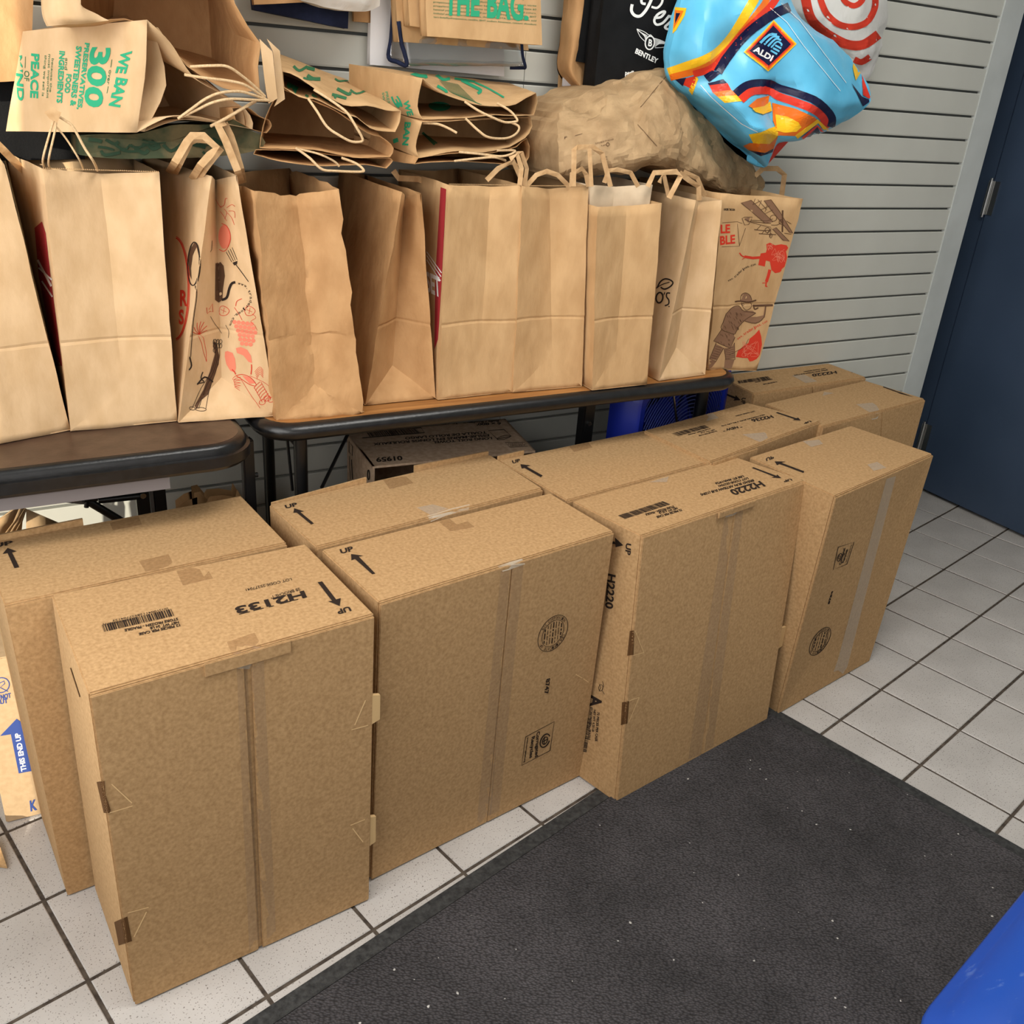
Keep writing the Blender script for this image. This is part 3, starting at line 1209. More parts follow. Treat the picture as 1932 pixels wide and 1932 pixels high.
B9 = Box('rearmost carton against the slatted wall, printed H2220 with UP arrow on its left side',
         [(1423, 743), (1635, 712), (1540, 677), (1330, 698)], {}, ((1533, 728), (1525, 850)), 0.0006, H=0.602, group=GRP)

# ---- B0 print
z = (0, 900, 8.78)
B0.ink(lambda i: i.text('UP', (-120, 1180), (215, 1118), (-8, -62)).poly(
    [(125, 1180), (275, 1235), (200, 1255), (320, 1500), (240, 1515), (125, 1265), (45, 1280)]), tf=z, name='up_arrow')
B0.tape([[(262, 1059), (318, 1046), (330, 1070), (275, 1079)], [(207, 987), (261, 974), (268, 990), (213, 1001)]], 'tape_dull')
# ---- B1 print
z = (420, 1040, 6.9)
B1.ink(lambda i: i.text('UP', (1650, 722), (1478, 770), (30, 56)).poly(
    [(1525, 718), (1375, 655), (1425, 652), (1238, 410), (1295, 397), (1478, 632), (1537, 615)]), tf=z, name='up_arrow')
B1.ink(lambda i: (i.text('H2133', (1060, 520), (150, 738), (38, 82)),
                  [i.line([p, q], 9) for p, q in (((1040, 612), (1100, 597)), ((920, 645), (985, 629)), ((750, 690), (885, 655)),
                                                 ((600, 732), (668, 714)), ((400, 778), (535, 744)), ((215, 825), (355, 790)))]), tf=z, name='product_code')
B1.ink(lambda i: i.text('28 BRIOCHE 1"', (1000, 478), (615, 590), (18, 34), False).text(
    'LOT CODE:25277041', (892, 352), (298, 495), (12, 30), False), tf=z, name='product_text')
z = (0, 1000, 2.542)
B1.ink(lambda i: i.bars((820, 380), (488, 457), (500, 490), (835, 413), 46, 3).text(
    '(01)10041128527704133', (805, 374), (540, 433), (3, 8), False).text('(10)2527704133', (640, 425), (492, 450), (3, 8), False), tf=z, name='barcode')
B1.ink(lambda i: i.text('STORE FROZEN - FRAGILE', (852, 422), (596, 478), (3, 11)).text(
    'NET WT. 24 LB', (856, 438), (718, 468), (3, 11)).text('12 PIECES PER CASE', (862, 452), (665, 496), (3, 11)), tf=z, name='product_text')
B1.tape([[(333, 1078), (386, 1064), (402, 1092), (345, 1105)], [(428, 1212), (480, 1194), (495, 1222), (440, 1240)]], 'tape_dull')
B1.tape([[(432, 1246), (494, 1228), (502, 1236), (476, 1248), (470, 1262), (440, 1260)]], 'tape_shiny', 1)
B1.tape([[(446, 1260), (466, 1254), (490, 1788), (470, 1795)], [(474, 1246), (497, 1240), (520, 1755), (492, 1785)]], 'tape_faint', 1)
i = Ink()
i.poly([(454, 1240), (484, 1235), (500, 1790), (480, 1795)])
i.build([B1.body], M['gap'], B1.root, 'dark_seam')  # strip painted near-black for the shade inside the open seam
B1.edge_tab((383, 1251), (548, 1205), 0.022)
B1.lock_tab((696, 1312), (716, 1362))
B1.lock_tab((692, 1542), (708, 1592))
z = (0, 1350, 2.542)
B1.ink(lambda i: (i.line([(535, 328), (632, 418)], 5), i.line([(635, 432), (525, 465)], 4), i.line([(612, 945), (712, 918)], 4),
                  i.line([(702, 940), (642, 1060)], 5), i.line([(1690, 540), (1740, 605)], 5), i.line([(1680, 525), (1750, 497)], 4)),
       'ink_perf', tf=z, name='perforation')
B1.ink(lambda i: (i.poly([(466, 318), (500, 312), (506, 380), (530, 452), (525, 466), (500, 466)]), i.poly([(550, 990), (610, 962), (632, 1080), (572, 1102)])),
       'card_dark', tf=z, name='tab_slot', maxlen=2.5)  # flat dark patches painted for the shade in the slots
z = (0, 1000, 2.542)
B1.ink(lambda i: (i.line([(1752, 815), (1700, 935)], 5), i.line([(1685, 957), (1765, 935)], 4)), 'ink_perf', tf=z, name='perforation')
B1.ink(lambda i: (i.line([(340, 660), (385, 800)], 4), i.line([(250, 330), (425, 795)], 5)), 'card_dark', tf=z, name='score_line')
# ---- B2 print
z = (600, 1000, 2.76)
B2.ink(lambda i: i.text('UP', (120, 125), (186, 108), (-8, -22)).poly(
    [(172, 127), (235, 135), (212, 140), (298, 228), (282, 232), (192, 152), (174, 160)]), tf=z, name='up_arrow')


def seal(i, c, u, v, rows, seed=1, arc1='BOX CORPORATION', arc2='CERTIFICATE OF'):
    c, u, v = Vector(c), Vector(u), Vector(v)
    i.ell(c, u, v, 1.1, 40)
    i.ell(c, u * .74, v * .74, 0.9, 34)
    for s, a0, a1 in ((arc1, -2.6, -0.5), (arc2, 0.4, 2.7)):
        n = len(s)
        for k_, ch in enumerate(s):
            t0 = a0 + (a1 - a0) * k_ / n
            t1 = a0 + (a1 - a0) * (k_ + .85) / n
            r0, r1 = (.79, .95)
            p = c + (u * math.cos(t0) + v * math.sin(t0)) * r0
            q = c + (u * math.cos(t1) + v * math.sin(t1)) * r0
            o_ = (u * math.cos(t0) + v * math.sin(t0)) * (r1 - r0)
            if ch != ' ':
                i.text(ch, p, q, o_, False)
    rnd = random.Random(seed)
    for k_ in range(rows):
        x = -0.55 + 1.1 * k_ / (rows - 1)
        h_ = math.sqrt(max(0.05, .5 - x * x)) * .92
        a = -h_
        while a < h_:
            e = min(h_, a + rnd.uniform(.12, .4))
            i.line([c + u * x + v * a, c + u * x + v * e], 1.1 if k_ % 3 else 2.0)
            a = e + .07


B2.ink(lambda i: seal(i, (1042.7, 1194.6), (28, -11), (-3.5, 32.7), 7), name='round_seal')
B2.ink(lambda i: i.text('8747', (1030.4, 1281), (1026.4, 1311), (7.4, -3)), name='printed_number')
B2.ink(lambda i: (i.line([(1045.4, 1361), (1037.4, 1415.7), (983.8, 1443.8), (991.3, 1390)], 1.3, True),
                  i.text('Corrugated', (1012.5, 1381), (1009, 1429), (6, -2.6)),
                  i.text('Recycles', (1003, 1390), (998.5, 1431), (6, -2.6)),
                  i.text('www.corrugated.org', (994.5, 1391), (988, 1438.5), (3, -1.2)),
                  i.ell((1027.8, 1397), (9, -3.8), (-1.2, 12), 2.4, 24, 0.3, 5.9),
                  i.ell((1027.8, 1397), (5, -2.2), (-.7, 6.6), 1.8, 18),
                  i.line([(1027, 1389), (1026, 1405)], 1.6), i.line([(1022, 1400), (1033, 1394)], 1.6)), name='recycling_mark')
B2.ink(lambda i: (i.line([(1086, 1272), (1098, 1279)], 1.2), i.line([(1100, 1280), (1110, 1287)], 1.2)), 'ink_perf', name='scratch')
B2.tape([[(945, 1072), (962, 1066), (925, 1552), (898, 1563)], [(968, 1066), (988, 1060), (940, 1545), (921, 1553)]], 'tape_faint', 1)
i = Ink()
i.poly([(962, 1068), (971, 1066), (923, 1553), (915, 1556)])
i.build([B2.body], M['gap'], B2.root, 'dark_seam')  # seam shade painted on the body behind the flaps
B2.tape([[(938, 1068), (985, 1055), (990, 1064), (962, 1074), (948, 1078)]], 'tape_shiny', 2)
B2.tape([[(828, 985), (868, 973), (896, 995), (850, 1003)]], 'tape_dull')
# ---- B3
z = (480, 700, 3.331)
B3.ink(lambda i: i.text('UP', (197, 866), (272, 848), (-8, -20)).poly(
    [(250, 865), (312, 884), (288, 888), (374, 960), (356, 966), (266, 892), (245, 892)]), tf=z, name='up_arrow')
B3.tape([[(722, 905), (766, 899), (780, 912), (735, 923)]], 'tape_dull')
B3.tape([[(786, 958), (816, 952), (846, 960), (812, 972)]], 'tape')
B3.tape([[(806, 974), (852, 960), (886, 952), (884, 962), (840, 974), (812, 984)]], 'tape_shiny', 1)
for (t0, t1, h0, h1) in ((.01, .40, .002, .011), (.62, .99, .013, .009)):
    m = MB()
    p, q = lerp(B3.T[3], B3.T[2], t0), lerp(B3.T[3], B3.T[2], t1)
    n = (B3.T[3] - B3.T[0]).normalized() * 0.004
    zl = Vector((0, 0, -0.012))
    m.hexa([p + zl, q + zl, q + n + zl, p + n + zl, p + Vector((0, 0, h0)), q + Vector((0, 0, h1)), q + n + Vector((0, 0, h1)), p + n + Vector((0, 0, h0))])
    m.build('edge_lip', M['card'], B3.root)
for bx, (t0, t1, h0, h1) in ((B0, (.02, .36, .010, .012)), (B5, (.0, .16, .008, .010))):
    m = MB()
    p, q = lerp(bx.T[3], bx.T[2], t0), lerp(bx.T[3], bx.T[2], t1)
    n = (bx.T[3] - bx.T[0]).normalized() * 0.004
    zl = Vector((0, 0, -0.012))
    m.hexa([p + zl, q + zl, q + n + zl, p + n + zl, p + Vector((0, 0, h0)), q + Vector((0, 0, h1)), q + n + Vector((0, 0, h1)), p + n + Vector((0, 0, h0))])
    m.build('edge_lip', M['card'], bx.root)
# ---- B4
z = (1080, 880, 4.2)
B4.ink(lambda i: i.text('UP', (1732, 98), (1668, 114), (12, 14)).poly(
    [(1655, 95), (1575, 90), (1598, 83), (1422, 14), (1434, 8), (1615, 76), (1622, 66)]), tf=z, name='up_arrow')
B4.ink(lambda i: i.text('H2220', (1486, 118), (1238, 193), (46, 38)), tf=z, name='product_code')
B4.ink(lambda i: i.text('BREAD BUN ARTISAN SUB (12IN)', (1432, 104), (1012, 220), (10, 16)).text(
    'LOT CODE-2527041', (1388, 88), (1152, 152), (10, 14)).text('USE BY: MAR/19/26', (1352, 72), (1128, 132), (10, 14)).text(
    'STORE FROZEN - FRAGILE', (800, 312), (575, 378), (10, 14)).text('NET WT. 6.25 LB', (826, 325), (682, 366), (10, 14)).text(
    '72 PIECES PER CASE', (862, 338), (662, 398), (10, 14)), tf=z, name='product_text')
B4.ink(lambda i: i.bars((715, 278), (358, 392), (415, 418), (775, 303), 44, 5), tf=z, name='barcode')
z = (1090, 1000, 3.647)
B4.ink(lambda i: i.text('UP', (335, 88), (330, 168), (34, 8)).poly([(316, 105), (258, 50), (262, 118)]).poly(
    [(258, 80), (262, 98), (225, 92), (228, 74)]), tf=z, name='up_arrow')
B4.ink(lambda i: i.text('H2220', (212, 298), (192, 535), (50, 12)), tf=z, name='product_code')
B4.ink(lambda i: i.text('A', (92, 1130), (76, 1215), (80, 10)), tf=z, name='printed_letter')
B4.ink(lambda i: i.text('72 PIECES PER CASE', (136, 1252), (121, 1452), (15, 2)).text('NET WT. 6.25 LB', (112, 1236), (100, 1386), (14, 2)).text(
    'STORE FROZEN - FRAGILE', (90, 1218), (73, 1442), (14, 2)), tf=z, name='product_text')
B4.ink(lambda i: i.bars((70, 1290), (34, 1525), (62, 1530), (94, 1300), 40, 8), tf=z, name='barcode')
B4.ink(lambda i: (i.ell((160, 1085), (14, 2), (-3, 22), 3, 16), i.line([(172, 1040), (180, 1070), (168, 1100), (185, 1130)], 3),
                  i.line([(150, 1060), (160, 1080), (150, 1110)], 3)), tf=z, name='printed_logo')
B4.ink(lambda i: (i.line([(393, 690), (452, 842)], 3), i.line([(452, 842), (380, 862)], 3), i.line([(422, 1150), (340, 1180)], 3),
                  i.line([(420, 1152), (350, 1320)], 3)), 'ink_perf', tf=z, name='perforation')
B4.ink(lambda i: (i.poly([(360, 693), (388, 690), (382, 858), (342, 864)]), i.poly([(306, 1185), (352, 1176), (340, 1330), (298, 1342)])),
       'card_dark', tf=z, name='tab_slot', maxlen=2.5)  # slot holes shown only by painted shade
B4.tape([[(1366, 978), (1384, 968), (1322, 1423), (1298, 1432)], [(1388, 966), (1402, 961), (1345, 1408), (1324, 1420)]], 'tape_faint', 1)
i = Ink()
i.poly([(1380, 970), (1390, 967), (1326, 1422), (1317, 1426)])
i.build([B4.body], M['gap'], B4.root, 'dark_seam')  # painted dark strip in place of the seam's own shade
B4.tape([[(1368, 976), (1372, 962), (1392, 954), (1396, 962), (1384, 972)]], 'tape_shiny', 2)
B4.tape([[(1225, 910), (1262, 899), (1258, 910)]], 'tape')
B4.edge_tab((1355, 966), (1425, 942), 0.014)
B4.lock_tab((1468, 1186), (1479, 1224))
# ---- B5
z = (900, 660, 2.195)
B5.ink(lambda i: i.text('UP', (148, 472), (180, 464), (-4, -12)).poly(
    [(180, 475), (222, 480), (206, 485), (272, 522), (264, 529), (196, 490), (185, 493)]), tf=z, name='up_arrow')
B5.tape([[(1074, 843), (1110, 835), (1118, 845), (1083, 853)]], 'tape_dull')
# ---- B6
z = (1200, 740, 5.367)
B6.ink(lambda i: i.text('UP', (1765, 290), (1692, 312), (14, 12)).poly(
    [(1668, 288), (1588, 284), (1605, 275), (1415, 210), (1428, 203), (1622, 266), (1642, 260)]), tf=z, name='up_arrow')
B6.ink(lambda i: i.text('H2236', (1370, 236), (1158, 280), (28, 24)), tf=z, name='product_code')
B6.ink(lambda i: i.text('MULTIGRAIN BUN, 4 IN, LIN (12)', (1298, 226), (862, 342), (8, 8)).text(
    'LOT CODE: 252041', (1196, 190), (1006, 240), (8, 8)).text('STORE FROZEN - FRAGILE', (750, 366), (525, 430), (8, 8)).text(
    'NET WT. 6 LB', (792, 378), (650, 412), (8, 8)).text('72 PIECES PER CASE', (816, 390), (632, 440), (8, 8)), tf=z, name='product_text')
B6.ink(lambda i: i.text('* NEW *', (1065, 336), (866, 382), (16, 20)), tf=z, name='printed_word')
B6.ink(lambda i: i.bars((690, 335), (358, 420), (425, 448), (740, 360), 44, 9), tf=z, name='barcode')
B6.tape([[(1318, 784), (1345, 780), (1356, 789), (1332, 795)]], 'tape')
B6.tape([[(1400, 820), (1442, 816), (1462, 828), (1432, 834)]], 'tape')
B6.edge_tab((1345, 872), (1428, 845), 0.03)
# ---- B7
z = (1060, 820, 2.611)
B7.ink(lambda i: i.text('UP', (1004, 118), (1042, 104), (4, 14)).poly(
    [(1048, 133), (1102, 134), (1082, 140), (1194, 182), (1190, 190), (1072, 146), (1060, 152)]), tf=z, name='up_arrow')
z = (1500, 900, 5.085)
B7.ink(lambda i: (i.line([(565, 622), (495, 835), (365, 888), (412, 672)], 6, True),
                  i.text('Corrugated', (440, 836), (482, 678), (-22, 9)), i.text('Recycles', (466, 818), (507, 690), (-22, 9)),
                  i.text('www.corrugated.org', (490, 816), (542, 650), (-8, 3)),
                  i.ell((425, 770), (22, -9), (-8, 36), 8, 22), i.ell((425, 770), (10, -4), (-4, 16), 6, 14)), tf=z, name='recycling_mark')
B7.ink(lambda i: i.text('8754', (325, 1217), (362, 1090), (-14, 5)).text('8754', (328, 1217), (365, 1090), (-14, 5)), tf=z, name='printed_number')
B7.ink(lambda i: seal(i, (1546.8, 1209.7), (19, -9), (-7, 25), 5, 4), name='round_seal')
B7.tape([[(1672, 903), (1690, 898), (1598, 1258), (1582, 1284), (1564, 1290), (1580, 1245)]], 'tape', 1)
B7.tape([[(1636, 877), (1655, 872), (1672, 883), (1648, 889)], [(1514, 833), (1545, 830), (1553, 838), (1530, 844)]], 'tape', 1)
# ---- B8 / B9
z = (1320, 660, 4.39)
B8.ink(lambda i: i.line([(1520, 308), (1660, 358)], 7).poly([(1660, 352), (1770, 392), (1650, 362)]), tf=z, name='up_arrow')
B8.tape([[(1615, 763), (1646, 760), (1666, 773), (1640, 778)], [(1535, 737), (1562, 733), (1574, 742), (1552, 747)]], 'tape')
B8.tape([[(1640, 783), (1660, 779), (1655, 790), (1645, 792)]], 'tape_shiny')
B9.ink(lambda i: i.text('UP', (1305, 170), (1252, 182), (8, 12)).poly(
    [(1232, 165), (1172, 162), (1188, 155), (1062, 116), (1070, 111), (1200, 150), (1212, 146)]), tf=z, name='up_arrow')
B9.ink(lambda i: i.text('H2220', (1130, 176), (926, 204), (10, 20)), tf=z, name='product_code')
B9.ink(lambda i: i.text('BREAD BUN ARTISAN SUB (12IN)', (1058, 164), (780, 210), (4, 7)).text('LOT CODE-2527041', (1040, 152), (860, 180), (4, 7)).text(
    'STORE FROZEN - FRAGILE', (600, 240), (458, 268), (4, 7)).text('72 PIECES PER CASE', (640, 262), (524, 284), (4, 7)), tf=z, name='product_text')
B9.ink(lambda i: i.bars((562, 220), (308, 260), (320, 282), (590, 246), 40, 11), tf=z, name='barcode')
B9.ink(lambda i: i.text('UP', (352, 396), (346, 446), (32, 6)).poly(
    [(342, 417), (280, 420), (292, 406), (162, 352), (168, 340), (298, 390), (300, 375)]), tf=z, name='up_arrow')
B9.tape([[(1494, 709), (1518, 707), (1542, 720), (1520, 723)], [(1432, 691), (1462, 688), (1470, 694), (1440, 697)]], 'tape')

# ---- towel carton under the table
zt_ = 0.575
T = [onz(703, 880, zt_), onz(1010, 850, zt_), onz(953, 790, zt_), onz(655, 818, zt_)]
T[2].y = min(T[2].y, -0.03)
T[3].y = min(T[3].y, -0.03)
tb = root('towel_carton', ((T[0].x + T[1].x) / 2, (T[0].y + T[2].y) / 2, 0),
          'open-fronted paper towel carton lying under the wood-look table, printed 01959', 'box')
hgt = 0.30
low = Vector((0, 0, -hgt))
thk = 0.005


def slab(name, q, nrm, mat, par):
    mm = MB()
    q = [Vector(p) for p in q]
    n_ = Vector(nrm)
    mm.hexa([q[0], q[1], q[1] + n_, q[0] + n_, q[3], q[2], q[2] + n_, q[3] + n_])
    return mm.build(name, mat, par)


top_o = slab('carton_top', [T[0], T[1], T[2], T[3]], (0, 0, -thk), M['card_pale'], tb)
left_o = slab('carton_side', [T[0] + low, T[3] + low, T[3], T[0]], (thk, 0, 0), M['card_pale'], tb)
slab('carton_side', [T[1] + low, T[2] + low, T[2], T[1]], (-thk, 0, 0), M['card_pale'], tb)
slab('carton_back', [T[3] + low, T[2] + low, T[2], T[3]], (0, -thk, 0), M['card_pale'], tb)
slab('carton_base', [T[0] + low, T[1] + low, T[2] + low, T[3] + low], (0, 0, thk), M['card_pale'], tb)
z = (640, 780, 4.83)
i = Ink(z)
i.text('01959', (572, 390), (332, 408), (8, 38))
i.text('LONG ROLL TOWEL', (1390, 218), (850, 258), (5, 20)).text('ESSUIE-MAINS EN LONGS ROULEAUX', (1364, 192), (308, 274), (5, 20))
i.text('TOALLA DE ROLLO LARGO', (1340, 165), (598, 220), (5, 20)).text("6 x 800'", (1472, 84), (1250, 92), (4, 20))
i.text('Rolls / Rouleaux / Rollos', (1452, 64), (960, 92), (4, 14))
i.line([(175, 172), (745, 132), (778, 178), (210, 226)], 7, True)
i.bars((700, 142), (240, 172), (272, 216), (738, 178), 50, 14)
i.line([(1360, 160), (1500, 148), (1568, 210), (1440, 236)], 7, True).ell((1500, 222), (62, -14), (0, 16), 5, 20)
i.line([(1512, 268), (1684, 264), (1716, 302), (1556, 312)], 4, True).text('KITCHEN', (1670, 270), (1540, 276), (4, 12), False).text('EVERYDAY', (1690, 284), (1552, 292), (4, 12), False)
i.build([top_o], M['ink'], tb, 'printed_text')
i = Ink(z)
i.line([(92, 255), (125, 300), (122, 385), (92, 350)], 6, True)
i.line([(95, 390), (105, 600)], 5).line([(114, 420), (124, 600)], 8)
i.ell((270, 560), (9, 3), (0, 44), 10, 20)
i.build([left_o], M['ink'], tb, 'printed_text')
# what the towel carton stands on, hidden behind the front row
b = MB()
b.box((T[0].x + .02, T[0].y + .02, 0), (T[1].x - .02, T[2].y - .0, T[0].z - hgt - 0.0005))
sup = b.build('carton_body', M['card'], None)
sup.name = 'support_carton'
props(sup, 'low plain carton under the open towel carton, hidden behind the back row', 'box')

# ---- small carton with blue print at the far left
ky = -0.374
kp = [onz(12, 1554, 0), onz(76, 1539, 0)]
kp[0].y = kp[1].y = ky
dirk = Vector((1, -0.03, 0)).normalized()
k0 = kp[0]
k1 = k0 + dirk * 0.26
kb = Vector((0.03, 0.26, 0))
kh = Vector((0, 0, 0.365))
kr = root('small_carton', ((k0.x + k1.x) / 2, ky + .13, 0), 'small cream carton with blue arrow print behind the far left carton', 'box')
b = MB()
b.hexa([k0 + Vector((0, 0, .001)), k1 + Vector((0, 0, .001)), k1 + kb + Vector((0, 0, .001)), k0 + kb + Vector((0, 0, .001)), k0 + kh, k1 + kh, k1 + kb + kh, k0 + kb + kh])
kbody = b.build('carton_body', M['card_cream'], kr, bevel=0.002)
z = (0, 1180, 4.025)
i = Ink(z)
i.poly([(125, 708), (0, 838), (82, 825), (142, 1122), (260, 1100), (200, 805), (255, 795)])
i.text('K', (232, 1408), (282, 1395), (-8, -76))
i.build([kbody], M['ink_blue'], kr, 'blue_arrow')
i = Ink(z)
i.text('DO NOT', (-62, 575), (84, 545), (-4, -34)).text('CUT', (-30, 602), (60, 585), (-4, -32))
i.ell((8, 452), (62, -8), (4, 56), 7, 26).line([(-10, 440), (30, 420), (35, 440), (0, 470), (60, 500)], 6)
i.build([kbody], M['ink_blue'], kr, 'blue_print')
i = Ink(z)
i.text('THIS END UP', (200, 1100), (150, 812), (-38, 8))
i.build([kbody], M['ink_white'], kr, 'white_print', layer=1)
# its open flap lying on the floor in front, cut by the frame
b = MB()
f0, f1 = onz(-40, 1600, 0.0), onz(14, 1640, 0.0)
b.hexa([f0 + Vector((-.12, .04, .002)), f1 + Vector((0, 0, .002)), f1 + Vector((-.01, .06, .002)), f0 + Vector((-.12, .12, .002)),
        f0 + Vector((-.12, .04, .02)), f1 + Vector((0, 0, .008)), f1 + Vector((-.01, .06, .03)), f0 + Vector((-.12, .12, .08))])
fl = b.build('cardboard_flap', M['card'], None)
props(fl, 'scrap of cardboard flap on the tiles at the far left edge', 'cardboard')

# ---- floor fan under the table
FY = -0.14
fc = Vector((-1.10, FY, 0.422))
hw = 0.25
fan = root('box_fan', (fc.x, FY, 0), 'blue box fan with round wire grille under the wood-look table', 'fan')


def circ(c, r, n=48, y=None):
    return [Vector((c.x + r * math.cos(2 * math.pi * j / n), c.y if y is None else y, c.z + r * math.sin(2 * math.pi * j / n))) for j in range(n)]


def sq(ins, y):
    return [Vector((fc.x + p_, y, fc.z + q_)) for p_, q_ in round_rect(-hw + ins, hw - ins, -hw + ins, hw - ins, .03, 5)]


rings = [sq(.0, FY + .07), sq(0, FY - .01), sq(.005, FY - .018), sq(.022, FY - .02), sq(.028, FY - .012), sq(.03, FY + .07)]
rings.append(rings[0])
ringed(rings, False, False).build('fan_housing', M['fan_blue'], fan, smooth=40)
gr = hw * 1.16
lim = hw - .028
grille = None
for k in range(26):
    rr = gr * (0.10 + 0.90 * k / 25)
    runs, cur = [], []
    for j in range(97):
        a = 2 * math.pi * j / 96
        x_, z_ = rr * math.cos(a), rr * math.sin(a)
        if abs(x_) < lim and abs(z_) < lim:
            cur.append(Vector((fc.x + x_, FY - .012 - .014 * (1 - (rr / gr) ** 2), fc.z + z_)))
        elif cur:
            runs.append(cur)
            cur = []
    if cur:
        runs.append(cur)
    for ru in runs:
        if len(ru) > 2:
            b = MB()
            b.tube(ru, 0.0016, 6)
            b.build('grille_wire', M['fan_wire'], fan, smooth=60)
for k in range(16):
    a = 2 * math.pi * k / 16 + 0.1
    pts = []
    for s_ in range(12):
        r_ = gr * (0.08 + 0.92 * s_ / 11)
        aa = a + 0.5 * s_ / 11
        x_, z_ = r_ * math.cos(aa), r_ * math.sin(aa)
        if abs(x_) < lim and abs(z_) < lim:
            pts.append((fc.x + x_, FY - 0.010 - 0.014 * (1 - (r_ / gr) ** 2), fc.z + z_))
    b = MB()
    b.tube(pts, 0.0013, 6)
    b.build('grille_spoke', M['fan_dark'], fan, smooth=60)
ringed([circ(fc, .001, 24, FY - .034), circ(fc, .03, 24, FY - .03), circ(fc, .034, 24, FY - .012)], False, True).build('hub_cap', M['fan_blue'], fan, smooth=40)
for k in range(4):
    a = 2 * math.pi * k / 4 + .3
    b = MB()
    qs = []
    for (r_, da, yy) in ((.04, -.3, .02), (.04, .3, .05), (hw * .8, .5, .06), (hw * .8, -.4, .015)):
        qs.append(Vector((fc.x + r_ * math.cos(a + da), FY + yy, fc.z + r_ * math.sin(a + da))))
    b.add(qs + [q + Vector((0, .003, 0)) for q in qs], [(0, 1, 2, 3), (7, 6, 5, 4), (0, 4, 5, 1), (1, 5, 6, 2), (2, 6, 7, 3), (3, 7, 4, 0)])
    b.build('fan_blade', M['fan_blue'], fan)
ringed([circ(fc, .02, 24, FY + .0), circ(fc, .05, 24, FY + .02), circ(fc, .05, 24, FY + .062)], True, True).build('motor', M['fan_dark'], fan, smooth=40)
ringed([sq(.03, FY + .064), sq(.03, FY + .068)], True, True).build('rear_guard', M['fan_dark'], fan)
b = MB()
for sx in (-1, 1):
    b.box((fc.x + sx * (hw - .06) - .02, FY - .06, 0.002), (fc.x + sx * (hw - .06) + .02, FY + .15, fc.z - hw + .004))
b.build('fan_foot', M['fan_blue'], fan)
fan.rotation_euler.z = math.radians(22)
b = MB()
b.tube([ony(1269, 733, -.24), ony(1277, 800, -.235)], 0.003, 8)
b.build('brace', M['steel'], t2, smooth=40)

# ================================================================== STANDING PAPER BAGS
def P(px, py, y):
    return ony(px, py, y)


def panel(b, c00, c10, c11, c01, nu, nv, amp, scale, seed, fold=None):
    """bilinear paper panel c00(bottom-left) c10(bottom-right) c11(top-right) c01(top-left)"""
    lo_n, hi_n = 6, 10
    if fold:
        nv = lo_n + hi_n + 2
    vs = []
    for j in range(nv + 1):
        for i_ in range(nu + 1):
            s = i_ / nu
            p0, p1 = lerp(c00, c10, s), lerp(c01, c11, s)
            t, kink = j / nv, 0.0
            if fold:
                f0 = (fold - p0.z) / (p1.z - p0.z)
                if j <= lo_n:
                    t = (f0 - .012) * j / lo_n
                elif j == lo_n + 1:
                    t, kink = f0, .0016
                else:
                    t = (f0 + .012) + (1 - f0 - .012) * (j - lo_n - 2) / hi_n
            p = lerp(p0, p1, t)
            p.y += kink
            vs.append(crumple(p, amp, scale, seed))
    fs = []
    for j in range(nv):
        for i_ in range(nu):
            a = j * (nu + 1) + i_
            fs.append((a, a + 1, a + nu + 2, a + nu + 1))
    b.add(vs, fs)


